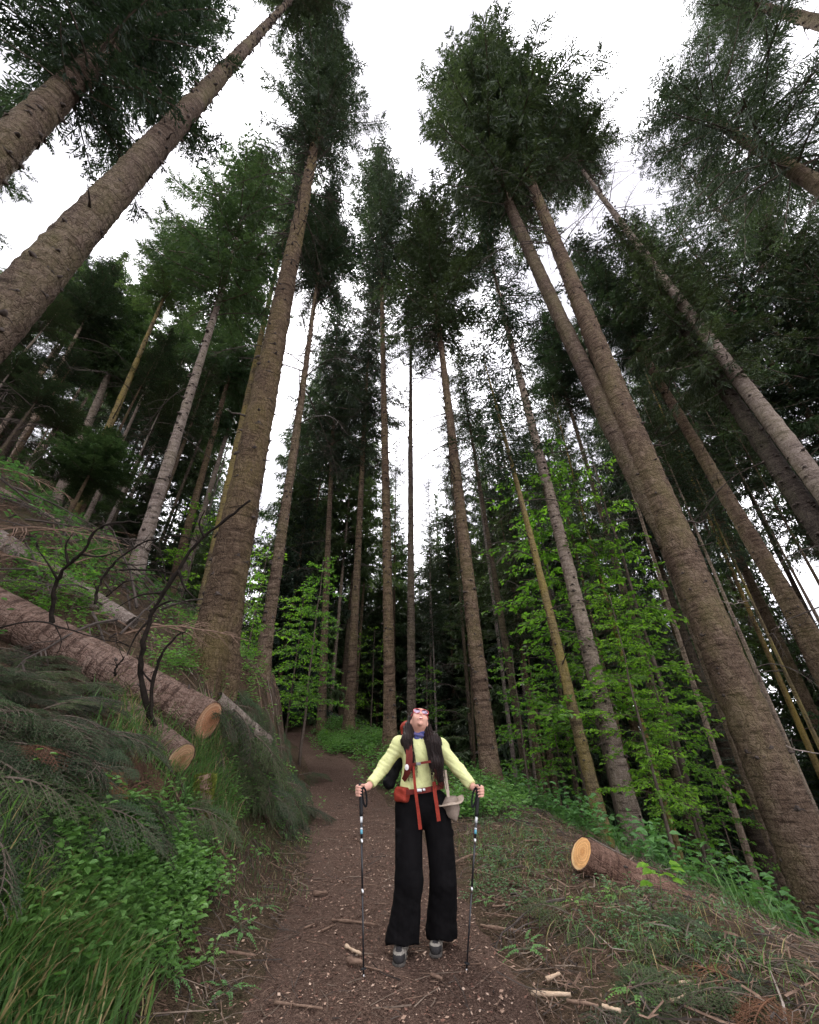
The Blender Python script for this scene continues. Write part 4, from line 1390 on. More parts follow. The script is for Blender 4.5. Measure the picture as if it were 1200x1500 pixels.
def bough_mesh(seed, L=1.15, nb=13):
    g = rng(seed)
    mb = MB()
    s = np.linspace(0, 1, 9)
    stem = np.stack([L * s, .06 * L * np.sin(s * 3 + seed), L * (.12 * np.sin(s * 2.6) - .16 * s ** 2)], -1)
    mb.tube(stem, .011 * (1 - s * .8) + .002, 5, 1)
    lines = [(stem, 1.0)]
    for k in range(nb):
        f = .1 + .86 * k / (nb - 1)
        p = np.array([np.interp(f, s, stem[:, c]) for c in range(3)])
        for sd in (1, -1):
            l = L * .5 * (1 - f) ** .75 * (.75 + .4 * g.random()) + .08
            d = unit(np.array([.72, sd * (.85 + .2 * g.random()), g.normal(.0, .1)]))
            q = np.linspace(0, 1, 6)
            ln = p + d * (l * q)[:, None] + np.stack([q * 0, q * 0, -.3 * l * q ** 2], -1) + np.stack([.14 * l * q ** 2, q * 0, q * 0], -1)
            mb.tube(ln, .0045 * (1 - q * .7) + .001, 4, 1, cap=False)
            lines.append((ln, .9))
            for j in range(int(l / .075)):
                ff = .18 + .75 * (j + .5) / max(1, int(l / .075))
                pp = np.array([np.interp(ff, q, ln[:, c]) for c in range(3)])
                for sd2 in (1, -1):
                    l2 = l * .42 * (1.1 - ff) + .035
                    d2 = unit(d * .8 + sd2 * unit(np.cross(d, [0, 0, 1])) * .7 + np.array([0, 0, -.12]))
                    l2a = pp + d2 * (l2 * np.linspace(0, 1, 3))[:, None]
                    mb.tube(l2a, [.002, .0016, .0008], 3, 1, cap=False)
                    lines.append((l2a, .85))
    P, D, N, LL = [], [], [], []
    for ln, k in lines:
        seg = np.linalg.norm(np.diff(ln, axis=0), axis=1)
        tot = seg.sum()
        m = int(tot / .0115)
        if m < 2:
            continue
        cum = np.concatenate([[0], np.cumsum(seg)])
        t = (np.arange(m) + g.random(m)) / m * tot
        pos = np.stack([np.interp(t, cum, ln[:, c]) for c in range(3)], -1)
        dr = unit(ln[-1] - ln[0])
        lat = unit(np.cross(dr, [0, 0, 1.0]))
        up = np.cross(lat, dr)
        for sd in (1, -1):
            a = g.normal(.25, .4, m)
            dd = unit(dr * (.55 + .2 * g.random((m, 1))) + sd * lat * np.cos(a)[:, None] + up * np.sin(a)[:, None])
            P.append(pos); D.append(dd); LL.append((.017 + .008 * g.random(m)) * k); N.append(g.normal(0, .6, (m, 3)) + up)
    LL = np.concatenate(LL)
    mb.loz(np.concatenate(P), np.concatenate(D), LL, .0062, np.concatenate(N), 0)
    return mb.mesh('spruce_bough', [M['needles_bough'], M['twig_wood']])


BOUGH = [bough_mesh(301), bough_mesh(302, 1.35, 15), bough_mesh(303, .9, 11)]


def downhill(x, y, g):
    n = gnormal(x, y, .3)
    a = math.atan2(n[1], n[0]) + g.normal(0, .75)
    return math.cos(a), math.sin(a)


g = rng(55)
spots = []
while len(spots) < 150:                                     # heap on the left bank, nearest to the camera
    px, py = g.uniform(-60, 262), g.uniform(935, 1240)
    if px > 150 and py < 1010: continue
    if px > 60 and py > 1255 - .2 * px: continue
    if py < 950 + max(px, 0) * .42: continue
    if 120 < px and py < 1185 and py > 985 and px > 150 - (py - 1030) * .3: continue
    p = gp(px, py, 9)
    if p[1] > 1.6 and p[1] < 5.2: spots.append((p[0], p[1]))
place(BOUGH, 'spruce_bough', 'cut dark green spruce bough heaped on the left bank below the long pinkish log', 'spruce bough',
      'cut spruce boughs heaped on the left bank', spots, 56, .06, (.32, .56), .3, down=downhill)
spots = []
while len(spots) < 46:                                     # hanging over the bank right of the massive trunk
    px, py = g.uniform(305, 445), g.uniform(1040, 1190)
    if px < 340 and py > 1130: continue
    p = gp(px, py, 12)
    if p[1] > 5.0 and p[1] < 11: spots.append((p[0], p[1]))
place(BOUGH, 'spruce_bough', 'cut dark spruce bough hanging over the left bank, right of the log ends', 'spruce bough',
      'cut spruce boughs hanging over the bank by the path', spots, 57, .09, (.5, .8), .3, down=downhill)
spots = []
while len(spots) < 22:
    px, py = g.uniform(840, 1130), g.uniform(1340, 1490)
    p = gp(px, py, 9)
    spots.append((p[0], p[1]))
place(BOUGH[2:], 'spruce_bough', 'flattened spruce bough trodden into the debris right of the path', 'spruce bough',
      'spruce boughs lying in the debris on the right', spots, 58, .03, (.3, .5), .1)

DEADG = []
for k in range(3):
    me = dead_branch_mesh(320 + k, 1.7, 14, .2 + .2 * k, .02).copy()
    me.materials.clear(); me.materials.append(M['dead_wood'] if k == 1 else M['dead_wood'] if k == 0 else M['brown_stick'])
    DEADG.append(me)
spots = []
while len(spots) < 110:
    px, py = g.uniform(-40, 340), g.uniform(690, 960)
    if py < 745 and px > 70: continue
    if py < 790 - .0 * px and px > 230: continue
    p = gp(px, py, 14)
    if p[1] > 5.2: spots.append((p[0], p[1]))
place(DEADG, 'dead_branch', 'bare dead branch in the tangle on the left slope above the long pinkish log', 'dead branch',
      'dead branches tangled on the left slope', spots, 59, .18, (.5, 1.1), .35)
spots = [tuple(gp(px, py)[:2]) for px, py in [(640, 1210), (730, 1190), (770, 1240), (800, 1225), (830, 1330), (700, 1260)]]
place(DEADG, 'dead_branch', 'bare twiggy branch lying on the right verge behind the hiker', 'dead branch', 'dead branches on the right verge', spots, 60, .05, (.35, .6), .1)

# brown dry spruce twig at the lower right, on the ground
mb_me = BOUGH[2].copy(); mb_me.materials.clear()
M['dry_needles'] = mat_leaf('dry_needles', (.075, .038, .024), (.14, .07, .042), .1, .7, 4, .2, 1.0)
mb_me.materials.append(M['dry_needles']); mb_me.materials.append(M['twig_wood'])
p = gp(1125, 1445)
place([mb_me], 'dry_spruce_twig', 'rust brown dry spruce twig on the ground in the lower right corner', 'dry twig', None, [(p[0] - .15, p[1])], 61, .05, (.5, .5), .05)
dry_spots = [tuple(gp(a_, b_, 9)[:2]) for a_, b_ in [(60, 1010), (20, 1120), (95, 1180), (170, 1195)]]
place([mb_me], 'dry_spruce_bough', 'dry brown spruce bough among the green boughs on the left bank', 'dry bough', 'dry spruce boughs in the heap on the left bank', dry_spots, 63, .1, (.35, .6), .3, down=downhill)
p = gp(1160, 1475)
place([mb_me], 'dry_spruce_twig', 'second rust brown dry twig, lying against the foot of the biggest right-hand trunk', 'dry twig', None, [(p[0] - .1, p[1])], 62, .05, (.45, .45), .05)


# ------------------------------------------------------------------ mossy stump below the log ends
def stump():
    p = gp(290, 1192, 9)
    root = bpy.data.objects.new('mossy_stump', None)
    COL.objects.link(root)
    root.location = (p[0], p[1], p[2] - .1)
    tag(root, 'small moss-covered stump in the bank under the two log ends', 'stump')
    g = rng(71)
    mb, mm = MB(), MB()
    z = np.linspace(-.15, .42, 12)
    pts = np.stack([.03 * np.sin(z * 9), .02 * np.cos(z * 7), z], -1)
    mb.tube(pts, .085 * (1 - .3 * (z + .15)) + .05 * np.exp(-(z + .15) / .1), 14)
    for k in range(6):
        a = k * 1.05 + g.normal(0, .2)
        q = np.linspace(0, 1, 6)
        mb.tube(np.stack([np.cos(a) * (.05 + .32 * q), np.sin(a) * (.05 + .32 * q), .12 - .35 * q + .04 * np.sin(q * 6)], -1), .032 * (1 - q * .8), 7)
    link('trunk', mb.mesh('trunk', [M['brown_stick']], True), root)
    m = 2600
    a, zz = g.random(m) * 6.283, g.random(m) * .5 - .06
    keep = g.random(m) < np.clip((zz + .1) * 2.5, .1, 1)
    a, zz = a[keep], zz[keep]
    r = .105 * (1 - .3 * (zz + .15)) * np.where(zz > .4, g.random(len(a)), 1)
    P = np.stack([np.cos(a) * r, np.sin(a) * r, np.minimum(zz, .42)], -1)
    D = np.stack([np.cos(a), np.sin(a), .6 + g.normal(0, .5, len(a))], -1)
    mm.loz(P, D, .028, .014, g.normal(0, 1, (len(a), 3)), 0)
    o = link('moss', mm.mesh('moss', [M['moss']]), root)
    o['kind'] = 'stuff'


stump()


# ------------------------------------------------------------------ ground litter, sticks, grass, herbs
def on_ground(x, y, off=0.0):
    return np.stack([x, y, ground_z(x, y) + off], -1)


def litter():
    g = rng(81)
    n = 34000
    y = 1.25 + 9.5 * g.random(n) ** 1.9
    d = g.normal(0, .85, n)
    x = xp(y) + d
    onp = np.abs(d) < .75
    P = on_ground(x, y, np.where(onp, .024, .008))
    a = g.random(n) * 6.283
    D = np.stack([np.cos(a), np.sin(a), g.normal(0, .28, n)], -1)
    mb = MB()
    L = .008 + .03 * g.random(n) ** 2.5
    W = L * (.25 + .4 * g.random(n))
    N = np.stack([g.normal(0, .35, n), g.normal(0, .35, n), np.ones(n)], -1)
    kind = g.choice(5, n, p=[.30, .27, .22, .11, .10])
    for k in range(5):
        s = kind == k
        mb.loz(P[s], D[s], L[s], W[s], N[s], k, .5)
    o = link('wood_chips', mb.mesh('wood_chips', [M['chip_dark'], M['chip_red'], M['chip_tan'], M['chip_pale'], M['brown_stick']]))
    tag(o, 'reddish brown wood chips and bark crumbs strewn over the path', 'wood chips', kind='stuff')
    # fallen needles and twigs
    mb = MB()
    n = 9000
    for k in range(n):
        y = 1.3 + 8.5 * g.random() ** 1.7
        d = g.normal(.55, 1.6) if k < n * .6 else (g.uniform(.9, 4.2) if k < n * .85 else g.uniform(-1.9, -.8))
        if abs(d) < .8 and g.random() < .62:
            continue
        x = float(xp(y)) + d
        if d < -1.9 or d > 4.3:
            continue
        a = g.random() * 6.283
        l = .04 + .34 * g.random() ** 2.2
        m = np.array([math.cos(a), math.sin(a), 0]) * l / 2
        c = np.array([x, y, 0])
        bend = g.normal(0, .12) * l
        pts = np.array([c - m, c + np.array([-m[1], m[0], 0]) / l * bend, c + m])
        pts[:, 2] = ground_z(pts[:, 0], pts[:, 1]) + .012 + .03 * g.random(3) * (abs(d) > .8) + (.015 if abs(d) < .9 else 0)
        r = .0014 + .0035 * g.random() ** 2
        mb.tube(pts, [r, r * .9, r * .5], 3, int(g.integers(0, 3)), cap=False)
    o = link('twigs', mb.mesh('twigs', [M['brown_stick'], M['twig_mid'], M['dead_wood']]))
    tag(o, 'thin brown twigs littering the path edges', 'twigs', kind='stuff')


M['chip_dark'] = mat_plain('dark_chip', (.05, .028, .02), (.10, .058, .042), 40, .9)
M['chip_red'] = mat_plain('red_chip', (.13, .065, .048), (.20, .11, .08), 40, .9)
M['chip_tan'] = mat_plain('tan_chip', (.25, .16, .115), (.36, .245, .18), 40, .85)
M['chip_pale'] = mat_plain('pale_chip', (.32, .22, .165), (.46, .34, .26), 40, .8)
M['twig_mid'] = mat_plain('mid_brown_twig', (.11, .08, .06), (.2, .155, .12), 14, .9)
litter()


def brushwood():
    """Broken sticks and brush strewn over the felled part of the left slope, and over the right verge."""
    g = rng(83)
    mb = MB()
    for k in range(4200):
        if k < 2700:
            y = 4.6 + 10 * g.random() ** 1.4
            x = float(xp(y)) - g.uniform(1.7, 9)
        else:
            y = 2.4 + 7 * g.random() ** 1.3
            x = float(xp(y)) + g.uniform(1.0, 4.6)
        a = g.random() * 6.283
        l = .08 + .75 * g.random() ** 2 if k < 2700 else .06 + .4 * g.random() ** 2
        m = np.array([math.cos(a), math.sin(a), 0]) * l / 2
        c = np.array([x, y, 0])
        side = np.array([-m[1], m[0], 0]) * g.normal(0, .25)
        pts = np.array([c - m, c - m * .3 + side, c + m * .4 + side * .6, c + m])
        pts[:, 2] = ground_z(pts[:, 0], pts[:, 1]) + .01 + .09 * g.random() * g.random(4) + g.random() * .03
        r = .002 + .007 * g.random() ** 2.5
        mb.tube(pts, [r, r * .9, r * .7, r * .35], 3, int(g.choice(4, p=[.47, .2, .3, .03])), cap=False)
    o = link('brushwood', mb.mesh('brushwood', [M['brown_stick'], M['twig_mid'], M['dead_wood'], M['grey_wood']]))
    tag(o, 'brown brushwood and broken sticks strewn over the felled slope', 'brushwood', kind='stuff')


brushwood()


def stick(px0, px1, r, label, mat='pale_stick', seed=0, lift=.012, twig=0):
    g = rng(700 + seed)
    a, b = gp(*px0), gp(*px1)
    q = np.linspace(0, 1, 8)[:, None]
    pts = a + (b - a) * q
    ln = np.linalg.norm(b - a)
    pts[:, 0] += .025 * ln * np.sin(q[:, 0] * 5 + seed)
    pts[:, 2] = ground_z(pts[:, 0], pts[:, 1]) + lift + r + .012
    pts[:, 2] = np.convolve(np.pad(pts[:, 2], 2, mode='edge'), np.ones(5) / 5, 'valid')
    c = pts.mean(0)
    mb = MB()
    mb.tube(pts - c, r * (1 + .15 * g.normal(0, 1, 8)).clip(.6, 1.4) * np.linspace(1, .7, 8), 7)
    for k in range(twig):
        i = int(g.integers(2, 7))
        d = unit(np.array([g.normal(), g.normal(), .25]))
        mb.tube([pts[i] - c, pts[i] - c + d * .12 * ln, pts[i] - c + d * .25 * ln + [0, 0, -.03]], [r * .5, r * .35, .001], 4)
    o = link('stick', mb.mesh('stick', [M[mat]], True), None, c)
    tag(o, label, 'stick')


for k, (a, b, r, lab, mt, tw) in enumerate([
        ((780, 1470), (840, 1472), .013, 'thick pale stick lying at the bottom edge right of the path', 'pale_stick', 0),
        ((832, 1482), (880, 1490), .010, 'pale brown stick just right of the thick pale stick', 'brown_stick', 0),
        ((885, 1490), (912, 1496), .012, 'short pale stick at the bottom edge, furthest right of the pale sticks', 'pale_stick', 0),
        ((802, 1448), (822, 1440), .012, 'short curved pale wood splinter above the thick pale stick', 'pale_stick', 0),
        ((706, 1366), (760, 1374), .013, 'thick brown stick on the path right of the right-hand pole tip', 'brown_stick', 1),
        ((696, 1278), (772, 1308), .007, 'long thin forked stick reaching right from behind the right-hand pole', 'brown_stick', 3),
        ((712, 1345), (768, 1355), .006, 'thin dark stick on the path above the thick brown one', 'brown_stick', 1),
        ((485, 1357), (555, 1366), .011, 'curved root-like stick across the path between left pole and boots', 'brown_stick', 2),
        ((505, 1396), (528, 1408), .012, 'pale bark strip beside the left pole tip', 'pale_stick', 0),
        ((508, 1420), (530, 1424), .020, 'dark stubby piece of wood by the left pole tip', 'brown_stick', 0),
        ((535, 1425), (560, 1434), .005, 'thin twig between the left pole tip and the left boot', 'brown_stick', 0),
        ((632, 1440), (648, 1448), .012, 'short dark wood piece in front of the boots', 'brown_stick', 0),
        ((445, 1368), (460, 1362), .008, 'dark stick on the left half of the path', 'brown_stick', 0),
        ((470, 1372), (492, 1363), .008, 'dark stick right beside another on the left half of the path', 'brown_stick', 0),
        ((458, 1318), (478, 1316), .017, 'dark lump of wood on the path left of the left pole', 'brown_stick', 0),
        ((134, 1440), (150, 1485), .010, 'pale splintered stick standing out of the grass at lower left', 'pale_stick', 0),
        ((166, 1442), (170, 1462), .008, 'short pale splinter right of the splintered stick at lower left', 'pale_stick', 0),
        ((198, 1460), (215, 1440), .006, 'thin pale stick on the debris at the lower left', 'pale_stick', 0),
        ((1000, 1452), (1052, 1432), .010, 'pale broken stick lying in the debris at the lower right', 'pale_stick', 0),
        ((985, 1478), (1010, 1470), .008, 'small pale stick below the broken one at the lower right', 'pale_stick', 0),
        ((700, 1312), (748, 1330), .006, 'slim brown stick on the right half of the path behind the pole', 'brown_stick', 2),
        ((400, 1480), (470, 1492), .007, 'thin dark branchlet lying along the bottom edge left of the hiker', 'brown_stick', 4),
        ((330, 1405), (372, 1412), .009, 'brown stick in the debris left of the path', 'brown_stick', 1)]):
    stick(a, b, r, lab, mt, k, twig=tw)


def grass_mesh(name, x, y, hmin, hmax, seed, mats, w=.008, lean=.5, off=0.0):
    g = rng(seed)
    n = len(x)
    z = ground_z(x, y) - .01 + off
    h = hmin + (hmax - hmin) * g.random(n) ** 1.3
    az = g.random(n) * 6.283
    ln = lean * (.25 + .9 * g.random(n))
    dx, dy = np.cos(az), np.sin(az)
    sx, sy = -dy, dx
    ww = w * (.5 + .8 * g.random(n))
    vs = []
    for t, wf in ((0, .8), (.35, 1.0), (.7, .75), (1.0, .05)):
        hx = ln * h * t ** 1.9
        hz = h * (t - .32 * ln * t ** 2.6)
        c = np.stack([x + dx * hx, y + dy * hx, z + hz], -1)
        s = np.stack([sx, sy, np.zeros(n)], -1) * (ww * wf / 2)[:, None]
        vs += [c - s, c + s]
    v = np.stack(vs, 1).reshape(-1, 3)
    b = np.arange(n)[:, None, None] * 8
    q = (b + np.array([[[0, 1, 3, 2], [2, 3, 5, 4], [4, 5, 7, 6]]])).reshape(-1, 4)
    mi = np.repeat(g.choice(len(mats), n, p={1: [1.0], 2: [.86, .14], 3: [.72, .18, .10]}[len(mats)]), 3)
    return make_mesh(name, v, q, None, [M[m] for m in mats], mi)


def scatter_px(n, boxes, seed, smax=12, thick=None):
    """Points on the ground below random pixels of the given photograph areas, then jittered in metres."""
    g = rng(seed)
    X, Y = [], []
    for x0, y0, x1, y1, share in boxes:
        m = int(n * share)
        k = max(60, m // 40)
        px, py = g.uniform(x0, x1, k), g.uniform(y0, y1, k)
        for a, b in zip(px, py):
            p = gp(a, b, smax)
            j = max(2, m // k)
            X.append(p[0] + g.normal(0, .07 + .012 * p[1], j)); Y.append(p[1] + g.normal(0, .07 + .012 * p[1], j))
    return np.concatenate(X), np.concatenate(Y)


x, y = scatter_px(5600, [(-40, 1370, 160, 1500, .65), (-40, 1290, 120, 1400, .2), (80, 1280, 230, 1400, .15)], 91, 7)
o = link('grass', grass_mesh('grass', x, y, .07, .33, 92, ['grass', 'dry_grass'], .010, .9))
tag(o, 'long green grass on the lower left bank', 'grass', kind='stuff')
x, y = scatter_px(3600, [(230, 1080, 350, 1150, .45), (150, 1000, 215, 1100, .2), (290, 1150, 330, 1190, .25)], 93, 8)
o = link('grass', grass_mesh('grass', x, y, .10, .34, 94, ['grass', 'dry_grass'], .008, 1.2))
tag(o, 'long limp grass tufts hanging over the bank under the log ends', 'grass', kind='stuff')
x, y = scatter_px(2200, [(680, 1190, 860, 1290, .42), (860, 1310, 1130, 1420, .26), (760, 1300, 900, 1400, .08), (900, 1400, 1190, 1495, .14), (670, 1160, 700, 1260, .10)], 95, 14)
o = link('grass', grass_mesh('grass', x, y, .04, .19, 96, ['grass', 'dry_grass', 'dry_grass'], .005, 1.0))
tag(o, 'sparse thin grass in the debris right of the path', 'grass', kind='stuff')
x, y = scatter_px(1100, [(380, 1130, 455, 1260, .6), (300, 1230, 430, 1330, .4)], 97, 14)
o = link('grass', grass_mesh('grass', x, y, .04, .13, 98, ['grass', 'dry_grass', 'dry_grass'], .005, .8))
tag(o, 'short sparse grass at the foot of the left bank', 'grass', kind='stuff')
g = rng(99)
x, y = g.uniform(2.6, 13, 9000), g.uniform(5.5, 18, 9000)
k = x - xp(y) > 3.6
o = link('grass', grass_mesh('grass', x[k], y[k], .12, .42, 100, ['grass'], .012, .7))
tag(o, 'green grass and fern cover on the right slope below the path', 'grass', kind='stuff')


def herb_field(name, label, x, y, hmin, hmax, leaf, seed, mat):
    """Leafy ground cover nobody could count: stems with spreading toothed leaflets."""
    g = rng(seed)
    n = len(x)
    z = ground_z(x, y)
    mb = MB()
    P, D, L, N = [], [], [], []
    for i in range(n):
        h = g.uniform(hmin, hmax)
        lx, ly = g.normal(0, .2, 2) * h
        top = np.array([x[i] + lx, y[i] + ly, z[i] + h])
        base = np.array([x[i], y[i], z[i] - .01])
        mb.tube([base, (base + top) / 2 + g.normal(0, .01, 3), top], [.0022, .0018, .0012], 3, 1, cap=False)
        m = int(g.integers(5, 10))
        a0 = g.random() * 6.28
        for k in range(m):
            f = .35 + .65 * (k + 1) / m
            a = a0 + k * 2.4
            o = base + (top - base) * f
            dv = np.array([math.cos(a), math.sin(a), g.normal(.1, .2)])
            o2 = o + dv * leaf * .35
            P.append(o2); D.append(dv); L.append(leaf * g.uniform(.7, 1.3)); N.append([g.normal(0, .3), g.normal(0, .3), 1])
    L = np.array(L)
    mb.leaf(P, D, L, L * .62, N, 0)
    o = link(name, mb.mesh(name, [M[mat], M['herb_dark']]))
    tag(o, label, 'undergrowth', kind='stuff')


x, y = scatter_px(2200, [(470, 1062, 562, 1108, .4), (545, 1100, 595, 1165, .1), (580, 1075, 700, 1130, .2), (655, 1120, 760, 1200, .3)], 111, 22)
herb_field('undergrowth', 'bright green leafy undergrowth along the right side of the path bend', x, y, .06, .38, .075, 112, 'herb')
x, y = scatter_px(1900, [(70, 1235, 285, 1340, .62), (20, 1300, 220, 1420, .3), (330, 1120, 440, 1200, .08)], 113, 8)
herb_field('undergrowth', 'green leafy herbs on the left bank below the spruce boughs', x, y, .06, .26, .052, 114, 'herb')
x, y = scatter_px(480, [(700, 1180, 840, 1260, .4), (860, 1300, 1100, 1400, .4), (700, 1250, 800, 1330, .2)], 115, 12)
herb_field('undergrowth', 'low scattered herbs in the debris right of the path', x, y, .03, .12, .03, 116, 'herb_dark')
x, y = scatter_px(420, [(0, 810, 140, 930, .6), (230, 900, 300, 1000, .2), (330, 880, 400, 1010, .25)], 117, 12)
herb_field('undergrowth', 'bright leafy undergrowth on the left slope above the long pinkish log', x, y, .08, .34, .055, 118, 'herb')
g = rng(119)
x, y = g.uniform(2.0, 14, 2500), g.uniform(6, 20, 2500)
k = (x - xp(y) > 3.3)
herb_field('undergrowth', 'green fern-like undergrowth covering the right slope between the trunks', x[k], y[k], .15, .6, .11, 120, 'herb')
g = rng(121)
x, y = g.uniform(-14, -2, 600), g.uniform(6, 22, 600)
k = (x - xp(y) < -2.4)
herb_field('undergrowth', 'dull green undergrowth covering the left slope between the trunks', x[k], y[k], .1, .45, .10, 122, 'herb_dark')


x, y = g.uniform(-9.5, -4.6, 230), g.uniform(4.4, 8.5, 230)
herb_field('undergrowth', 'mixed green undergrowth at the left edge of the slope above the logs', x, y, .1, .5, .085, 124, 'herb')


def frond_plant(seed, n=6, L=.2, leaf=.03):
    g = rng(seed)
    mb = MB()
    P, D, LL, N = [], [], [], []
    for k in range(n):
        a = k * 6.283 / n + g.normal(0, .3)
        l = L * g.uniform(.7, 1.2)
        q = np.linspace(0, 1, 6)
        st = np.stack([np.cos(a) * l * q, np.sin(a) * l * q, l * (.55 * q - .5 * q ** 2)], -1)
        mb.tube(st, .0016 * (1 - q * .6), 3, 1, cap=False)
        m = 8
        for j in range(m):
            f = .25 + .75 * (j + 1) / m
            p = np.array([np.interp(f, q, st[:, c]) for c in range(3)])
            for sd in (1, -1):
                a2 = a + sd * 1.0 * (1.05 - .6 * f)
                P.append(p); D.append([math.cos(a2), math.sin(a2), g.normal(-.08, .1)])
                LL.append(leaf * (1.25 - .7 * f) * g.uniform(.8, 1.2)); N.append([g.normal(0, .2), g.normal(0, .2), 1])
    LL = np.array(LL)
    mb.leaf(P, D, LL, LL * .6, N, 0)
    return mb.mesh('small_plant', [M['herb'], M['herb_dark']])


FP = [frond_plant(131), frond_plant(132, 7, .24, .034), frond_plant(133, 5, .16, .028)]
pl = [(380, 1338, 'feathery green plant left of the path, uppermost of three in a line'), (352, 1374, 'feathery bright plant below the uppermost one left of the path'),
      (178, 1412, 'flat feathery plant at the edge of the grass at lower left'), (330, 1468, 'small yellowish green seedling near the bottom edge at left'),
      (395, 1258, 'small green plant on the left edge of the path below the hanging boughs'), (445, 1235, 'small plant at the left path edge, level with the hiker\'s hips'),
      (772, 1402, 'pale green clover-like plant right of the right-hand pole tip'), (940, 1472, 'small pale plant near the bottom edge at right'),
      (712, 1328, 'tiny light green plant just right of the right-hand pole'), (905, 1320, 'tuft of leaves in front of the red-barked log'),
      (845, 1330, 'small grey-green plant below the sawn end of the right log'), (300, 1412, 'small seedling on the brown debris left of the path'),
      (250, 1440, 'low green plant between the grass and the brown debris at lower left'), (420, 1225, 'small plant in the shade under the hanging boughs')]
place(FP, 'small_plant', [l for _, _, l in pl], 'small plant', 'small plants beside the path', [tuple(gp(a, b)[:2]) for a, b, _ in pl], 134, .03, (.6, 1.0), .1)


# bramble sprig in front of the right log
def bramble():
    p = gp(985, 1345, 9)
    g = rng(141)
    mb = MB()
    q = np.linspace(0, 1, 7)
    st = np.stack([-.05 + .02 * q, -.05 * q, .02 + .36 * q - .06 * q ** 2], -1)
    mb.tube(st, .004 * (1 - q * .5), 5, 1)
    P, D, L, N = [], [], [], []
    for f, a in ((1.0, .3), (.95, 2.6), (.9, -.5), (.85, 3.6), (.7, .9), (.75, 2.0), (.6, -.2), (.55, 3.2)):
        b = np.array([np.interp(f, q, st[:, c]) for c in range(3)])
        tip = b + np.array([math.cos(a) * .09, math.sin(a) * .05 - .02, .02])
        mb.tube([b, tip], [.002, .0012], 4, 1)
        for k in (-.9, 0, .9):
            P.append(tip); D.append([math.cos(a + k), math.sin(a + k) * .7 - .2, -.15]); L.append(.10 if k == 0 else .075); N.append([g.normal(0, .15), -.35, 1])
    L = np.array(L)
    mb.leaf(P, D, L, L * .7, N, 0, .1)
    o = link('bramble_sprig', mb.mesh('bramble_sprig', [M['beech'], M['herb_dark']]), None, p)
    tag(o, 'bramble sprig with broad bright leaves in front of the red-barked log', 'bramble')


bramble()
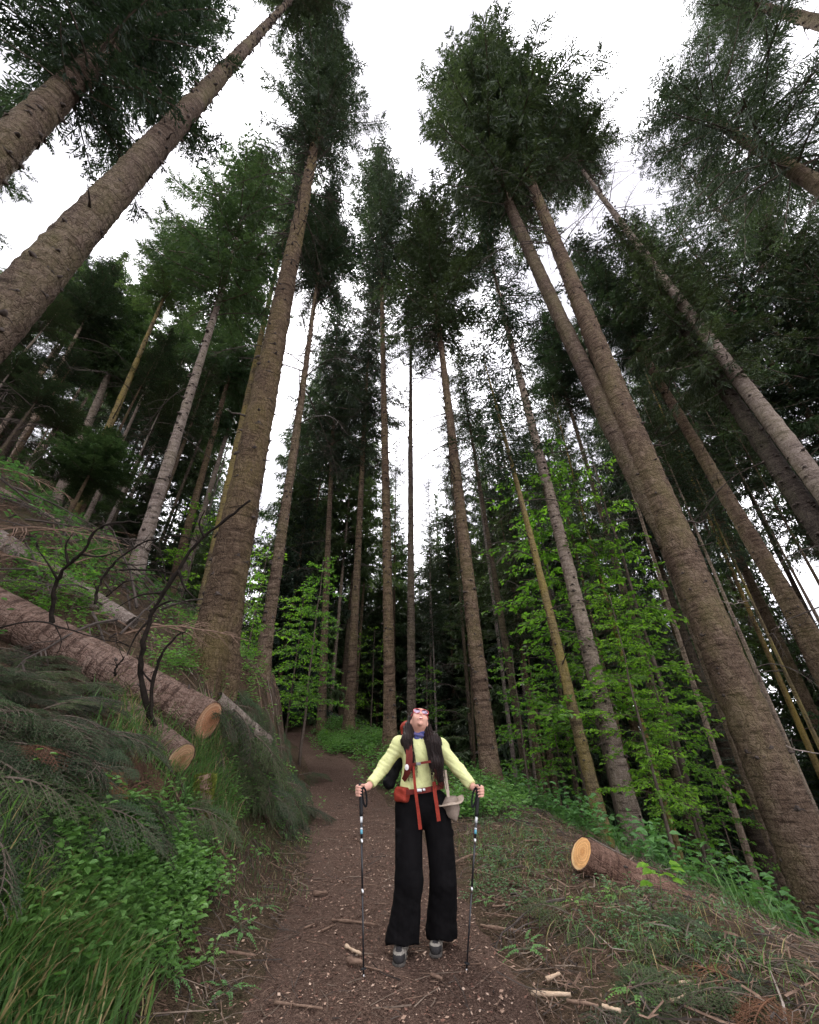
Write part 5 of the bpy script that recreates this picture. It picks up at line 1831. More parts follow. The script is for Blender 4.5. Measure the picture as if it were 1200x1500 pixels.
# ------------------------------------------------------------------ the hiker: signed-distance bodies meshed with surface nets
class Field:
    def __init__(self, lo, hi, h):
        self.lo, self.h = np.array(lo, float), h
        self.n = np.ceil((np.array(hi) - self.lo) / h).astype(int) + 1
        self.f = np.full(self.n, 1.0, np.float32)

    def _box(self, lo, hi, pad):
        a = np.clip(np.floor((np.array(lo) - pad - self.lo) / self.h).astype(int), 0, self.n - 1)
        b = np.clip(np.ceil((np.array(hi) + pad - self.lo) / self.h).astype(int) + 1, 1, self.n)
        ax = [self.lo[i] + self.h * np.arange(a[i], b[i]) for i in range(3)]
        X = np.stack(np.meshgrid(*ax, indexing='ij'), -1)
        return tuple(slice(a[i], b[i]) for i in range(3)), X

    def _put(self, sl, d, k, op='add'):
        f = self.f[sl]
        if op == 'add':
            if k > 0:
                t = np.clip(.5 + .5 * (d - f) / k, 0, 1)
                self.f[sl] = d * (1 - t) + f * t - k * t * (1 - t)
            else:
                self.f[sl] = np.minimum(f, d)
        else:
            d = -d
            t = np.clip(.5 - .5 * (d - f) / max(k, 1e-5), 0, 1)
            self.f[sl] = d * (1 - t) + f * t + k * t * (1 - t)

    def cone(self, a, b, ra, rb, k=.02, flat=None, op='add'):
        """Capsule with two radii; flat = (axis, factor) squashes it."""
        a, b = np.array(a, float), np.array(b, float)
        r = max(ra, rb)
        sl, X = self._box(np.minimum(a, b) - r, np.maximum(a, b) + r, k + 2 * self.h)
        ba = b - a
        t = np.clip(((X - a) @ ba) / max(ba @ ba, 1e-9), 0, 1)
        v = X - (a + t[..., None] * ba)
        if flat is not None:
            ax, s = np.array(flat[0], float), flat[1]
            ax = ax / np.linalg.norm(ax)
            v = v + (v @ ax)[..., None] * ax * (1 / s - 1)
        d = np.linalg.norm(v, axis=-1) - (ra + (rb - ra) * t)
        self._put(sl, d.astype(np.float32), k, op)

    def ell(self, c, rad3, R=None, k=.02, op='add'):
        c, rad3 = np.array(c, float), np.array(rad3, float)
        m = rad3.max()
        sl, X = self._box(c - m, c + m, k + 2 * self.h)
        q = X - c
        if R is not None:
            q = q @ np.array(R, float).T
        l = np.linalg.norm(q / rad3, axis=-1)
        d = (l - 1) * rad3.min() if rad3.max() / rad3.min() < 1.3 else l * (l - 1) / np.maximum(np.linalg.norm(q / rad3 ** 2, axis=-1), 1e-6)
        self._put(sl, d.astype(np.float32), k, op)

    def box(self, c, half, r, R=None, k=.02, op='add'):
        c, half = np.array(c, float), np.array(half, float)
        m = np.linalg.norm(half) + r
        sl, X = self._box(c - m, c + m, k + 2 * self.h)
        q = X - c
        if R is not None:
            q = q @ np.array(R, float).T
        q = np.abs(q) - (half - r)
        d = np.linalg.norm(np.maximum(q, 0), axis=-1) + np.minimum(q.max(-1), 0) - r
        self._put(sl, d.astype(np.float32), k, op)

    def cut(self, p, n):
        """Keep the side the normal points away from."""
        n = np.array(n, float) / np.linalg.norm(n)
        ax = [self.lo[i] + self.h * np.arange(self.n[i]) for i in range(3)]
        d = (ax[0][:, None, None] - p[0]) * n[0] + (ax[1][None, :, None] - p[1]) * n[1] + (ax[2][None, None, :] - p[2]) * n[2]
        self.f = np.maximum(self.f, d.astype(np.float32))

    def wrinkle(self, fn):
        ax = [self.lo[i] + self.h * np.arange(self.n[i]) for i in range(3)]
        X = np.meshgrid(*ax, indexing='ij')
        self.f = self.f + fn(*X).astype(np.float32)

    def mesh(self, name, mats, matfn=None):
        f = self.f
        f[0], f[-1], f[:, 0], f[:, -1], f[:, :, 0], f[:, :, -1] = 1, 1, 1, 1, 1, 1
        ins = f < 0
        nx, ny, nz = f.shape
        c = ins[:-1, :-1, :-1].astype(np.int8)
        tot = sum(ins[i:nx - 1 + i, j:ny - 1 + j, k:nz - 1 + k].astype(np.int8) for i in (0, 1) for j in (0, 1) for k in (0, 1))
        act = (tot > 0) & (tot < 8)
        idx = np.full(act.shape, -1, np.int64)
        ijk = np.argwhere(act)
        idx[act] = np.arange(len(ijk))
        acc, cnt = np.zeros((len(ijk), 3)), np.zeros(len(ijk))
        co = [np.array((i, j, k)) for i in (0, 1) for j in (0, 1) for k in (0, 1)]
        for a in range(8):
            for b in range(a + 1, 8):
                if np.abs(co[a] - co[b]).sum() != 1:
                    continue
                pa, pb = ijk + co[a], ijk + co[b]
                fa, fb = f[tuple(pa.T)], f[tuple(pb.T)]
                m = (fa < 0) != (fb < 0)
                t = (fa / np.where(m, fa - fb, 1))[:, None]
                acc += np.where(m[:, None], pa + (pb - pa) * t, 0)
                cnt += m
        v = self.lo + self.h * acc / np.maximum(cnt, 1)[:, None]
        quads = []
        for ax in range(3):
            e = np.zeros(3, int); e[ax] = 1
            o1, o2 = (np.eye(3, dtype=int)[(ax + 1) % 3], np.eye(3, dtype=int)[(ax + 2) % 3])
            s0 = f[:nx - e[0], :ny - e[1], :nz - e[2]] < 0
            s1 = f[e[0]:, e[1]:, e[2]:] < 0
            for fl in (0, 1):
                pts = np.argwhere((s0 & ~s1) if fl == 0 else (~s0 & s1))
                pts = pts[(pts[:, (ax + 1) % 3] > 0) & (pts[:, (ax + 2) % 3] > 0)]
                pts = pts[np.all(pts < np.array(idx.shape), 1)]
                qd = np.stack([idx[tuple((pts - o1 - o2).T)], idx[tuple((pts - o2).T)], idx[tuple(pts.T)], idx[tuple((pts - o1).T)]], -1)
                quads.append(qd if fl == 0 else qd[:, ::-1])
        q = np.concatenate(quads)
        q = q[(q >= 0).all(1)]
        return make_mesh(name, v, q, None, mats, None if matfn is None else matfn(v[q].mean(1)), smooth=True)


def ribbon(mb, pts, nrm, w, t, mat=0):
    """A flat strap: width w across, thickness t along the given normals."""
    pts = np.asarray(pts, float)
    n = len(pts)
    nrm = unit(np.broadcast_to(np.asarray(nrm, float), pts.shape))
    tan = unit(np.gradient(pts, axis=0))
    sd = unit(np.cross(tan, nrm))
    w = np.broadcast_to(np.asarray(w, float), (n,))[:, None]
    v = np.stack([pts - sd * w / 2, pts + sd * w / 2, pts + sd * w / 2 + nrm * t, pts - sd * w / 2 + nrm * t], 1).reshape(-1, 3)
    i = np.arange(n - 1)[:, None] * 4
    j = np.arange(4)[None, :]
    q = np.stack([i + j, i + (j + 1) % 4, i + 4 + (j + 1) % 4, i + 4 + j], -1).reshape(-1, 4)
    q = np.concatenate([q, [[3, 2, 1, 0]], [[4 * n - 4, 4 * n - 3, 4 * n - 2, 4 * n - 1]]])
    mb.add(v, q, None, mat)


# materials of the hiker
M['skin'] = mat_plain('skin', (.52, .27, .20), (.60, .34, .26), 18, .5, .05, .35)
M['shirt'] = mat_plain('lime_shirt', (.55, .57, .26), (.63, .645, .325), 14, .85, .35, .15, 60)
M['trousers'] = mat_plain('black_trousers', (.0032, .003, .0034), (.0065, .006, .0065), 10, .85, .25, .06, 40)
M['hair'] = mat_plain('dark_hair', (.008, .005, .0045), (.020, .011, .009), 60, .55, .3, .18, 90)
M['rust'] = mat_plain('rust_red_fabric', (.20, .024, .014), (.27, .035, .02), 30, .75, .3, .2, 120)
M['rust_dark'] = mat_plain('dark_red_fabric', (.10, .016, .013), (.14, .022, .016), 30, .8, .3, .2, 120)
M['black_fabric'] = mat_plain('black_fabric', (.006, .006, .007), (.012, .012, .013), 30, .85, .3, .1, 120)
M['gaiter'] = mat_plain('blue_neck_cloth', (.03, .06, .20), (.12, .10, .22), 26, .8, .2, .15)
M['hat'] = mat_plain('beige_canvas', (.33, .26, .20), (.40, .33, .26), 40, .9, .35, .15, 200)
M['hat_dark'] = mat_plain('taupe_canvas', (.20, .155, .125), (.26, .21, .17), 40, .9, .35, .15, 200)
M['boot'] = mat_plain('grey_boot', (.16, .145, .125), (.26, .24, .21), 40, .8, .4)
M['boot_black'] = mat_plain('boot_black', (.018, .017, .018), (.03, .028, .028), 40, .7, .4)
M['sole'] = mat_plain('boot_sole', (.04, .036, .033), (.09, .08, .07), 60, .9, .4)
M['grip'] = mat_plain('pole_grip', (.013, .013, .014), None, 20, .6)
M['shaft'] = mat_plain('pole_shaft', (.012, .012, .014), None, 20, .35, 0, .5)
M['band'] = mat_plain('pole_band_white', (.6, .62, .63), None, 20, .4, 0, .5)
M['band_blue'] = mat_plain('pole_band_blue', (.10, .32, .42), None, 20, .4, 0, .5)
M['steel'] = mat_plain('steel', (.5, .5, .5), None, 20, .3, 0, .5, None, 1.0)
M['lens'] = mat_plain('mirror_lens', (.30, .24, .30), None, 20, .12, 0, .6, None, 1.0)
M['frame'] = mat_plain('glasses_frame', (.40, .04, .05), None, 20, .35, 0, .5)
M['lips'] = mat_plain('lips', (.38, .10, .09), None, 20, .45, 0, .4)
M['teeth'] = mat_plain('teeth', (.75, .72, .66), None, 20, .3, 0, .5)
M['buckle'] = mat_plain('buckle_plastic', (.10, .10, .10), (.16, .16, .16), 20, .45, 0, .4)
M['badge'] = mat_plain('badge_white', (.6, .57, .55), None, 20, .4, 0, .4)


def hiker():
    fl, fr = gp(583, 1424), gp(638, 1411)               # boot toes
    YB = fr[1] + .07                                    # plane of hips and shoulders
    G = (fl[2] + fr[2]) / 2
    W = lambda px, py, dy=0.0: at_y(px, py, YB + dy)
    root = bpy.data.objects.new('person', None)
    COL.objects.link(root)
    root.location = (0, 0, 0)
    O = np.array([W(612, 1165)[0], YB, G])
    root.location = O
    tag(root, 'hiker in lime top and wide black trousers on the path, head thrown back looking up', 'person')

    def put(name, me, par=root):
        me.transform(Matrix.Translation(-Vector(O)))
        return link(name, me, par)

    sl, sr = W(585, 1091), W(645, 1094)                 # shoulder joints
    el, er = W(562, 1124, -.02), W(673, 1128, -.02)
    wl_, wr_ = W(540, 1152, -.15), W(694, 1154, -.13)
    hl, hr = W(528, 1157, -.20), W(702, 1158, -.18)     # fists
    neck0, neck1 = W(613, 1087, .03), W(615, 1071, .0)
    waist, pelvis = W(611, 1150), W(617, 1178)
    hipl, hipr = W(601, 1184), W(636, 1184)
    # knees and ankles hang between the hips and the boots
    al = fl + [0, .17, .11]; ar = fr + [0, .17, .11]
    kl = W(600, 1290, -.05); kr = W(650, 1290, .0)
    hc = W(614, 1056, -.02)                             # head centre
    fv = unit([.16, -.77, .61])                         # where the face points
    uv = unit(np.array([.02, .65, .75]) - fv * (np.array([.02, .65, .75]) @ fv))
    rv = np.cross(fv, uv)                               # towards her left (picture right)
    if rv[0] < 0: rv = -rv
    HR = np.stack([rv, fv, uv])
    hp = lambda r, f, u: hc + rv * r + fv * f + uv * u

    # ---- body: one skin
    lo = np.min([wl_, wr_, hl, hr, fl, fr], 0) - [.12, .1, .02]
    hi = np.max([wl_, wr_, sl, sr, fl, fr, hc], 0) + [.12, .3, .2]
    B = Field(lo, hi, .0064)
    B.ell(hc, (.074, .094, .098), HR, .0)
    B.ell(hp(0, .022, -.048), (.053, .064, .052), HR, .03)
    B.ell(hp(0, .072, -.098), (.017, .014, .014), HR, .025)
    B.cone(hp(0, .088, .015), hp(0, .108, -.022), .008, .013, .012)
    for s in (-1, 1):
        B.ell(hp(s * .012, .098, -.027), (.008, .008, .007), HR, .008)
        B.ell(hp(s * .040, .066, -.030), (.024, .022, .020), HR, .03)
        B.ell(hp(s * .074, -.002, -.018), (.010, .019, .030), HR, .008)
    B.ell(hp(0, .082, .04), (.05, .016, .014), HR, .025)
    B.ell(hp(0, .088, -.058), (.026, .014, .016), HR, .015)
    B.cone(neck0 - [0, 0, .05], hp(0, -.022, -.055), .054, .047, .02)
    ch = (sl + sr) / 2 + [0, .02, -.06]
    B.ell(ch, (.15, .095, .13), None, .05)
    B.cone(ch, waist, .12, .105, .05, ((0, 1, 0), .72))
    B.cone(waist, pelvis, .11, .135, .06, ((0, 1, 0), .75))
    for s, e, w in ((sl, el, wl_), (sr, er, wr_)):
        B.cone(s, e, .046, .036, .03)
        B.cone(e, w, .036, .024, .02)
        B.cone(ch + [0, 0, .04], s, .06, .05, .04)
    for h, k, a in ((hipl, kl, al), (hipr, kr, ar)):
        B.cone(h, k, .080, .052, .04)
        B.cone(k, a, .052, .036, .03)
    # hands closed round the grips
    for w, h, sx in ((wl_, hl, -1), (wr_, hr, 1)):
        B.cone(w, h + [-sx * .008, .018, .006], .023, .028, .015, ((0, 1, 0), .8))
        for i in range(4):
            z = .026 - .019 * i
            ln = (.94, 1.0, .96, .82)[i]
            k0 = h + np.array([sx * .024, .006, z])
            k1 = h + np.array([sx * .030 * ln, -.022 * ln, z - .003])
            k2 = h + np.array([sx * .008, -.040 * ln, z - .006])
            k3 = h + np.array([-sx * .014 * ln, -.030, z - .008])
            B.cone(h + np.array([0, .016, z]), k0, .0105, .0098, .006)
            B.cone(k0, k1, .0098, .0092, .004)
            B.cone(k1, k2, .0092, .0086, .004)
            B.cone(k2, k3, .0086, .0074, .004)
        t0 = h + np.array([-sx * .018, .012, .020])
        t1 = h + np.array([-sx * .028, -.014, .030])
        t2 = h + np.array([-sx * .012, -.036, .034])
        B.cone(t0, t1, .012, .010, .006)
        B.cone(t1, t2, .010, .008, .004)
    put('body', B.mesh('body', [M['skin']]))
    # ---- face details
    mb = MB()
    g = np.linspace(-1, 1, 9)
    mb.tube([hp(.027 * t, .101 - .012 * t * t, -.068 + .020 * t * t) for t in g], .0055 * (1.15 - np.abs(g)), 6)
    mb.tube([hp(.026 * t, .101 - .012 * t * t, -.050 + .012 * t * t) for t in g], .0045 * (1.15 - np.abs(g)), 6)
    put('lips', mb.mesh('lips', [M['lips']], True))
    mb = MB()
    mb.tube([hp(.021 * t, .1005 - .012 * t * t, -.058 + .016 * t * t) for t in g], .0062 * (1.1 - np.abs(g)), 6)
    put('teeth', mb.mesh('teeth', [M['teeth']], True))
    mn = MB()
    for s in (-1, 1):
        mn.tube([hp(s * .007, .104, -.033), hp(s * .008, .108, -.035)], [.0035, .002], 6)
    put('nostril', mn.mesh('nostril', [M['lips']], True))
    # sunglasses: two lenses, frame, temples
    mb, ml = MB(), MB()
    an = np.linspace(0, 2 * math.pi, 18)
    for s in (-1, 1):
        rim = [hp(s * .036 + .033 * math.cos(a), .099 - .6 * (.036 + s * .033 * math.cos(a)) ** 2, .012 + .026 * math.sin(a)) for a in an]
        mb.tube(rim, .0035, 6)
        cen = hp(s * .036, .099, .012)
        v = np.concatenate([[cen + fv * .004], rim[:-1]])
        n = len(rim) - 1
        ml.add(v, None, [[0, 1 + k, 1 + (k + 1) % n] for k in range(n)], 0)
        mb.tube([hp(s * .062, .072, .016), hp(s * .078, .03, .012), hp(s * .079, -.03, .0)], .0035, 6)
    mb.tube([hp(-.006, .096, .016), hp(.006, .096, .016)], .003, 6)
    gl = put('sunglasses', mb.mesh('sunglasses', [M['frame']], True))
    lens = put('lens', ml.mesh('lens', [M['lens']], True), gl)

    # ---- hair: cap on the skull and long locks over both shoulders
    g = rng(5)
    Hf = Field(np.min([hc, sl, sr], 0) - [.12, .30, .36], np.max([hc, sl, sr], 0) + [.12, .22, .16], .0055)
    Hf.ell(hp(0, -.016, .024), (.088, .092, .098), HR, .0)
    Hf.ell(hp(0, -.045, -.02), (.080, .07, .085), HR, .03)
    for s, sh in ((-1, sl), (1, sr)):
        p0 = hp(s * .062, -.03, .02)
        p1 = hp(s * .078, -.055, -.06)
        if s < 0:
            p2, p3, p4 = W(596, 1085, -.08), W(602, 1110, -.125), W(606, 1130, -.125)
            r = (.042, .054, .050, .028, .010)
        else:
            p2, p3, p4 = W(635, 1087, -.09), W(639, 1116, -.14), W(645, 1142, -.125)
            r = (.042, .054, .066, .062, .022)
        ps = [p0, p1, p2, p3, p4]
        for i in range(4):
            Hf.cone(ps[i], ps[i + 1], r[i], r[i + 1], .025, ((0, 1, 0), .6))
    Hf.ell(hp(0, .085, -.03), (.062, .085, .10), HR, .012, 'sub')
    Hf.wrinkle(lambda x, y, z: .004 * np.sin(x * 300 + 9 * np.sin(z * 8)) + .010 * fbm(x * 60 + z * 6, z * 3 + y * 40, 3))
    hair = put('hair', Hf.mesh('hair', [M['hair']]))
    mb = MB()
    for s in (-1, 1):
        for k in range(90):
            t = g.random()
            p0 = hp(s * (.05 + .03 * g.random()), -.01 - .07 * g.random(), .05 - .07 * g.random())
            p1 = hp(s * (.072 + .014 * g.random()), -.04 - .03 * g.random(), -.06)
            if s < 0:
                p2 = W(593 + 11 * t, 1088, -.09 - .05 * g.random()); p3 = W(598 + 9 * t, 1112, -.15); p4 = W(598 + 12 * t, 1124 + 22 * g.random(), -.155)
            else:
                p2 = W(626 + 18 * t, 1089, -.09 - .06 * g.random()); p3 = W(630 + 18 * t, 1116, -.17); p4 = W(632 + 20 * t, 1132 + 28 * g.random(), -.165)
            L = smooth_line([p0, p1, p2, p3, p4], 5) + g.normal(0, .002, (21, 3)) + np.array([g.normal(0, .012), g.normal(0, .006), 0]) * np.linspace(0, 1, 21)[:, None]
            mb.tube(L, .0034 * (1 - np.linspace(0, 1, 21) * .75), 4)
    put('lock', mb.mesh('lock', [M['hair']], True), hair)

    # ---- neck gaiter
    N = Field(neck0 - [.14, .14, .12], neck0 + [.14, .14, .16], .005)
    N.cone(neck0 + [.002, -.006, .002], neck0 * .45 + hp(0, -.01, -.07) * .55, .070, .062, .0)
    N.cone(neck0 + [0, -.045, -.030], neck0 + [0, -.02, .01], .034, .05, .03)
    N.wrinkle(lambda x, y, z: .004 * np.sin(z * 190 + x * 35) + .002 * np.sin(z * 90 - x * 80))
    N.cut(neck0 * .5 + hp(0, 0, -.08) * .5 + [0, 0, .012], [0, .5, 1])
    put('neck_gaiter', N.mesh('neck_gaiter', [M['gaiter']]))

    # ---- top with long sleeves
    S = Field(np.min([wl_, wr_, waist], 0) - [.08, .12, .12], np.max([wl_, wr_, sl, sr], 0) + [.08, .26, .12], .0065)
    S.ell(ch + [0, 0, .0], (.148, .105, .14), None, 0)
    S.ell(ch + [0, -.06, -.03], (.12, .06, .08), None, .05)
    S.cone(ch, waist + [0, -.01, -.015], .132, .142, .05, ((0, 1, 0), .74))
    for s, e, w in ((sl, el, wl_), (sr, er, wr_)):
        S.cone(ch + [0, 0, .055], s + [0, 0, .0], .075, .068, .05)
        S.cone(s, e, .060, .050, .04)
        e2 = e + (w - e) * .9
        S.cone(e, e2, .050, .040, .03)
    S.cone(neck0 + [0, .0, -.01], neck0 + [0, 0, -.06], .064, .09, .03)

    def wr(x, y, z):
        arm = np.clip(np.abs(x - ch[0]) / .17 - .6, 0, 1)
        tor = np.clip(1.25 - np.abs(x - ch[0]) / .14, 0, 1)
        r = .022 * arm * fbm(z * 46 + x * 24, x * 9 + y * 12 + 5, 3)
        r += tor * (.034 * fbm(x * 24 + z * 13, z * 7 + y * 6, 3) + .02 * fbm(z * 40 - x * 18, x * 6 + 9, 2) * np.clip(1 - (z - waist[2]) / .2, 0, 1))
        return r
    S.wrinkle(wr)
    S.cut(waist + [0, 0, -.035], [0, 0, -1])
    S.cut(wl_ + (el - wl_) * .12, unit(wl_ - el))
    S.cut(wr_ + (er - wr_) * .12, unit(wr_ - er))
    put('top', S.mesh('top', [M['shirt']]))

    # ---- wide trousers
    T = Field(np.min([fl, fr, hipl, hipr], 0) - [.16, .14, .0], np.max([fl, fr, hipl, hipr, waist], 0) + [.16, .22, .08], .0085)
    T.cone(waist + [0, 0, -.015], pelvis + [0, 0, .01], .135, .16, .0, ((0, 1, 0), .74))
    hem_l, hem_r = W(588, 1388, -.11), W(645, 1374, -.0)
    hem_l[1], hem_r[1] = fl[1] + .15, fr[1] + .13
    hem_l = at_y(589, 1384, hem_l[1]); hem_r = at_y(646, 1370, hem_r[1])
    for h, k, m, s in ((hipl, kl, hem_l, -1), (hipr, kr, hem_r, 1)):
        T.cone(h + [s * .014, 0, .02], k + [s * .004, 0, 0], .112, .106, .035)
        T.cone(k + [s * .004, 0, 0], m + [s * .004, 0, .02], .106, .116, .03, ((0, 1, 0), .92))
        T.cone(m + [s * .004, 0, .03], m + [s * .004, 0, -.10], .116, .116, .02, ((0, 1, 0), .92))
        T.box(h * .45 + k * .55 + [s * .088, -.01, .02], (.022, .07, .085), .015, None, .015)      # cargo pocket
        T.box(h * .45 + k * .55 + [s * .092, -.01, .095], (.024, .074, .02), .010, None, .006)

    def wt(x, y, z):
        zz = z - G
        low = np.clip(1.1 - zz / .5, .15, 1)
        return .055 * low * fbm(x * 20 + y * 9, zz * 2.2 + x * 2, 3) + .018 * fbm(zz * 20 + x * 10, x * 8 + y * 7 + 3, 3) * np.clip(1.3 - np.abs(zz - .25) / .3, .25, 1)
    T.wrinkle(wt)
    ax0 = T.lo[0] + T.h * np.arange(T.n[0]); ax1 = T.lo[1] + T.h * np.arange(T.n[1]); ax2 = T.lo[2] + T.h * np.arange(T.n[2])
    xm = (hem_l[0] + hem_r[0]) / 2
    hem = np.where(ax0 < xm, hem_l[2], hem_r[2])[:, None] + .006 * np.sin(ax0 * 38)[:, None] + .006 * np.sin(ax1 * 30)[None, :] + .03 * (ax1 - hem_l[1])[None, :] / .1 * -.5
    T.f = np.maximum(T.f, (hem[:, :, None] - ax2[None, None, :]).astype(np.float32))
    put('trousers', T.mesh('trousers', [M['trousers']]))

    # ---- boots
    for f, yaw in ((fl, -.10), (fr, -.12)):
        c, s = math.cos(yaw), math.sin(yaw)
        fw = np.array([s, -c, 0]); sd = np.array([c, s, 0])
        gz_ = gz(f[0], f[1] + .1) + .006
        o = np.array([f[0], f[1], 0]) - fw * .255
        P = lambda a, b, z: o + fw * a + sd * b + [0, 0, gz_ + z]
        R = np.stack([fw, sd, [0, 0, 1]])
        bt = Field(P(.12, 0, .12) - .26, P(.12, 0, .12) + .26, .005)
        bt.cone(P(.05, 0, .055), P(.20, 0, .05), .044, .040, .0)
        bt.cone(P(.17, 0, .047), P(.225, 0, .040), .046, .036, .02)
        bt.cone(P(.045, 0, .07), P(.05, 0, .17), .048, .050, .03)
        bt.cone(P(.05, 0, .15), P(.12, 0, .09), .042, .040, .03)
        bt.cut(P(0, 0, .020), [0, 0, -1])

        def mf(cn, P=P, fw=fw, o=o, gz_=gz_, sd=sd):
            a = (cn - o) @ fw
            z = cn[:, 2] - gz_
            b = np.abs((cn - o) @ sd)
            m = np.zeros(len(cn), int)
            m[(a > .205) & (z < .062)] = 1                 # toe cap
            m[(b < .022) & (z > .075) & (a > .05)] = 1      # tongue
            m[z > .135] = 1
            return m
        b_o = put('boot', bt.mesh('boot', [M['boot'], M['boot_black']], mf))
        sf = Field(P(.12, 0, .02) - .22, P(.12, 0, .02) + .22, .005)
        sf.cone(P(.045, 0, .012), P(.21, 0, .012), .046, .047, .0, ((0, 0, 1), .55))
        sf.cut(P(0, 0, .0), [0, 0, -1])
        sf.cut(P(0, 0, .024), [0, 0, 1])
        put('sole', sf.mesh('sole', [M['sole']]), b_o)
        mb = MB()
        for k in range(5):
            aa, zz = .16 - .022 * k, .078 + .016 * k
            mb.tube([P(aa, -.026, zz + .008), P(aa + .012, 0, zz + .022), P(aa, .026, zz + .008)], .0028, 5)
        mb.tube([P(.175, -.012, .09), P(.185, 0, .094), P(.175, .012, .09)], .006, 6, 1)
        put('lace', mb.mesh('lace', [M['boot_black'], M['badge']], True), b_o)

    # ---- backpack with harness: a thing of its own
    bp = bpy.data.objects.new('backpack', None)
    COL.objects.link(bp)
    bp.location = O
    tag(bp, 'rust red hiking backpack worn by the hiker, black roll at its side', 'backpack')
    ctr = (ch + waist) / 2 + [0, .22, .06]
    K = Field(ctr - [.26, .22, .42], ctr + [.26, .26, .42], .011)
    K.box(ctr, (.145, .10, .27), .06, None, 0)
    K.box(ctr + [0, .07, -.08], (.11, .07, .14), .05, None, .03)
    K.ell(ctr + [-.02, -.01, .27], (.15, .11, .075), None, .03)
    K.wrinkle(lambda x, y, z: .004 * np.sin(z * 60 + x * 22) + .003 * np.sin(x * 70 + z * 25))
    put('pack_body', K.mesh('pack_body', [M['rust']]), bp)
    mb = MB()
    a, b = W(586, 1110, .16), W(570, 1147, .05)
    Rl = Field(np.minimum(a, b) - .12, np.maximum(a, b) + .12, .006)
    Rl.cone(a, b, .048, .052, 0)
    Rl.wrinkle(lambda x, y, z: .003 * np.sin(z * 80 + x * 30))
    put('side_roll', Rl.mesh('side_roll', [M['black_fabric']]), bp)
    fy = lambda px, py, d: W(px, py, d)
    # shoulder straps
    mb = MB()
    P = smooth_line([W(598, 1078, .12), W(598, 1082, -.02), W(599, 1092, -.115), W(600, 1106, -.165), W(599, 1122, -.17), W(595, 1136, -.13), W(589, 1146, .0)], 6)
    ribbon(mb, P, [-.25, -1, .1], np.concatenate([np.full(len(P) - 8, .056), np.linspace(.05, .03, 8)]), .012)
    st = put('shoulder_strap', mb.mesh('shoulder_strap', [M['rust_dark']]), bp)
    st['label'] = 'rust red strap with a white badge'
    mb = MB()
    c = W(596, 1124, -.19)
    an = np.arange(14) * 2 * math.pi / 14
    mb.add(np.concatenate([[c + [0, -.006, 0]], np.stack([c[0] + .017 * np.cos(an), np.full(14, c[1]), c[2] + .022 * np.sin(an)], -1),
                           np.stack([c[0] + .017 * np.cos(an), np.full(14, c[1] + .012), c[2] + .022 * np.sin(an)], -1)]),
           [[1 + k, 1 + (k + 1) % 14, 15 + (k + 1) % 14, 15 + k] for k in range(14)], [[0, 1 + (k + 1) % 14, 1 + k] for k in range(14)])
    put('badge', mb.mesh('badge', [M['badge']]), st)
    mb = MB()
    P = smooth_line([W(638, 1079, .12), W(638, 1084, -.02), W(637, 1095, -.10), W(638, 1110, -.13), W(641, 1130, -.15), W(645, 1145, -.10), W(650, 1152, .0)], 6)
    ribbon(mb, P, [.25, -1, .1], .05, .012)
    put('shoulder_strap', mb.mesh('shoulder_strap', [M['rust_dark']]), bp)
    mb = MB()
    P = smooth_line([W(601, 1120, -.18), W(610, 1119, -.20), W(622, 1117, -.20), W(636, 1115, -.15)], 5)
    ribbon(mb, P, [0, -1, 0], .018, .006)
    cs = put('chest_strap', mb.mesh('chest_strap', [M['rust_dark']]), bp)
    kb = Field(W(614, 1119, -.21) - .05, W(614, 1119, -.21) + .05, .003)
    kb.box(W(613, 1119, -.208), (.020, .007, .011), .004, None, 0)
    put('buckle', kb.mesh('buckle', [M['buckle']]), cs)
    # hip belt, hip pocket, loose strap ends
    mb = MB()
    P = smooth_line([W(585, 1152, .10), W(584, 1156, -.02), W(590, 1160, -.11), W(603, 1160, -.155), W(620, 1158, -.155), W(634, 1155, -.13), W(645, 1152, -.06), W(648, 1150, .06)], 6)
    ribbon(mb, P, unit(P - (waist + pelvis) / 2 * [1, 1, 0] - P * [0, 0, 1]), .036, .01)
    hb = put('hip_belt', mb.mesh('hip_belt', [M['rust_dark']]), bp)
    kb = Field(W(617, 1158, -.17) - .06, W(617, 1158, -.17) + .06, .003)
    kb.box(W(614, 1158, -.168), (.022, .006, .013), .005, None, 0)
    kb.box(W(621, 1157, -.168), (.012, .005, .010), .003, None, 0)
    put('buckle', kb.mesh('buckle', [M['steel']]), hb)
    c = W(589, 1164, -.09)
    pk = Field(c - .14, c + .14, .006)
    pk.box(c, (.060, .045, .052), .024, [[.8, -.6, 0], [.6, .8, 0], [0, 0, 1]], 0)
    pk.wrinkle(lambda x, y, z: .003 * np.sin(z * 90 + x * 50))
    put('hip_pocket', pk.mesh('hip_pocket', [M['rust']]), bp)
    mb = MB()
    P = smooth_line([W(606, 1120, -.185), W(607, 1140, -.185), W(609, 1160, -.185), W(613, 1190, -.165), W(616, 1215, -.155)], 6)
    ribbon(mb, P, [0, -1, 0], np.linspace(.018, .028, len(P)), .003)
    put('loose_strap', mb.mesh('loose_strap', [M['rust']]), bp)
    mb = MB()
    P = smooth_line([W(636, 1145, -.155), W(637, 1160, -.16), W(640, 1180, -.155), W(643, 1203, -.145)], 6)
    ribbon(mb, P, [0, -1, 0], .030, .003)
    put('loose_strap', mb.mesh('loose_strap', [M['rust']]), bp)

    # ---- sun hat hanging on her left hip
    hat = bpy.data.objects.new('sun_hat', None)
    COL.objects.link(hat)
    hat.location = O
    tag(hat, 'beige canvas sun hat hanging from the hip belt by its cord', 'hat')
    c = W(661, 1180, -.10)
    Cf = Field(c - .2, c + .2, .0055)
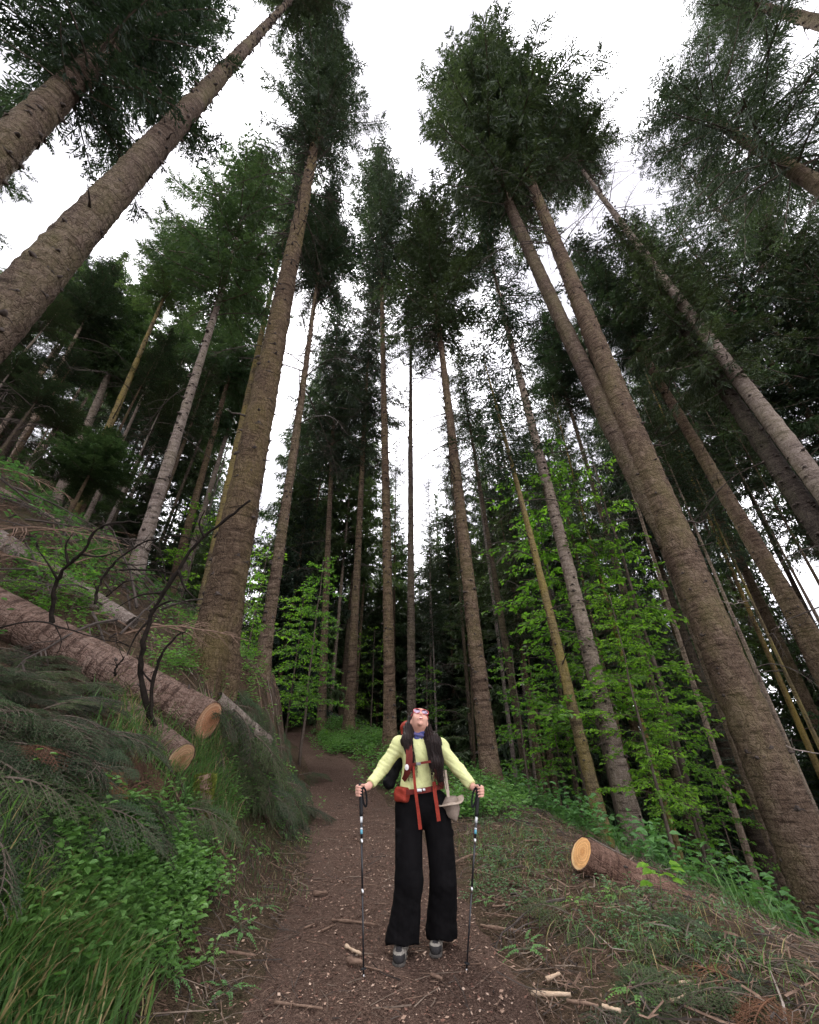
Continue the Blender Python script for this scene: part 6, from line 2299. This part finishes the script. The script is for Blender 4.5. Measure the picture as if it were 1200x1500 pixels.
    up = unit([.28, -.05, -.95]); fx = unit(np.cross([0, 1, 0], up)); fz = np.cross(up, fx)
    Cf.cone(c - up * .005, c + up * .055, .066, .050, 0, (fz, .7))
    Cf.wrinkle(lambda x, y, z: .005 * np.sin(x * 80 + z * 30) + .004 * np.sin(z * 70 - x * 30))
    put('hat_crown', Cf.mesh('hat_crown', [M['hat_dark']]), hat)
    mb = MB()
    nb = 40
    v = []
    for r, dz in ((.058, .0), (.090, .012), (.118, .004)):
        for k in range(nb):
            a = k * 6.2832 / nb
            wob = .020 * math.cos(2 * a + .6) * (r / .118) ** 2 + .008 * math.sin(3 * a)
            v.append(c - up * (.012 + wob + dz) + fx * r * math.cos(a) + fz * r * .78 * math.sin(a))
    v = np.array(v)
    v = np.concatenate([v, v + up * .004])
    q = []
    for k in range(nb):
        k2 = (k + 1) % nb
        for i in range(2):
            q.append([i * nb + k, i * nb + k2, (i + 1) * nb + k2, (i + 1) * nb + k])
            q.append([(i + 3) * nb + k, (i + 4) * nb + k, (i + 4) * nb + k2, (i + 3) * nb + k2])
        q.append([2 * nb + k, 2 * nb + k2, 5 * nb + k2, 5 * nb + k])
    mb.add(v, q)
    put('hat_brim', mb.mesh('hat_brim', [M['hat']], True), hat)
    mb = MB()
    P = smooth_line([W(650, 1128, -.03), W(652, 1140, -.06), W(655, 1155, -.10), W(657, 1168, -.12)], 5)
    ribbon(mb, P, [.2, -1, 0], np.linspace(.05, .02, len(P)), .006)
    put('cord', mb.mesh('cord', [M['hat']]), hat)

    # ---- trekking poles
    for hnd, tip, lab, sx in ((hl, gp(533, 1438), 'trekking pole held at the picture\'s left, planted straight on the path', -1),
                              (hr, gp(683, 1429), 'trekking pole held at the picture\'s right, leaning in towards the boots', 1)):
        pr = bpy.data.objects.new('trekking_pole', None)
        COL.objects.link(pr)
        pr.location = tip
        tag(pr, lab, 'trekking pole', 'pair of trekking poles')
        top = np.array(hnd) + [-sx * .002, -.014, .045]
        ax = unit(top - tip)
        L = np.linalg.norm(top - tip)
        pt = lambda f: ax * (L * f)

        def seg(name, f0, f1, r0, r1, mat, sides=10, mid=None):
            mb = MB()
            if mid is None:
                mb.tube([pt(f0), pt((f0 + f1) / 2), pt(f1)], [r0, (r0 + r1) / 2, r1], sides)
            else:
                fs = np.linspace(f0, f1, len(mid)); mb.tube([pt(f) for f in fs], mid, sides)
            return link(name, mb.mesh(name, [M[mat]], True), pr)
        seg('shaft', .03, .40, .0058, .0066, 'shaft')
        seg('shaft', .40, .66, .0072, .0078, 'shaft')
        seg('shaft', .66, .80, .0085, .0090, 'shaft')
        seg('lock_ring', .385, .415, 0, 0, 'steel', 10, [.008, .0105, .0105, .008])
        seg('lock_ring', .645, .675, 0, 0, 'steel', 10, [.009, .0115, .0115, .009])
        seg('colour_band', .700, .725, .0094, .0094, 'band_blue')
        seg('colour_band', .726, .735, .0094, .0094, 'band')
        seg('colour_band', .765, .80, .0097, .0097, 'band')
        seg('grip', .80, 1.0, 0, 0, 'grip', 12, [.0125, .0145, .0135, .015, .0135, .015, .0150, .017, .0205, .0215, .014])
        seg('tip', 0, .03, .0028, .0055, 'steel', 8)
        seg('basket', .048, .058, 0, 0, 'grip', 14, [.012, .021, .019, .009])
        mb = MB()
        lp = smooth_line([pt(.985), pt(.96) + [sx * -.035, -.01, 0], pt(.90) + [-sx * .046, -.012, 0], pt(.86) + [-sx * .040, -.01, 0], pt(.88) + [-sx * .02, -.006, 0], pt(.97) + [-sx * .008, -.014, 0]], 5)
        ribbon(mb, lp, [0, -1, 0], .014, .003)
        link('wrist_strap', mb.mesh('wrist_strap', [M['black_fabric']]), pr)


hiker()
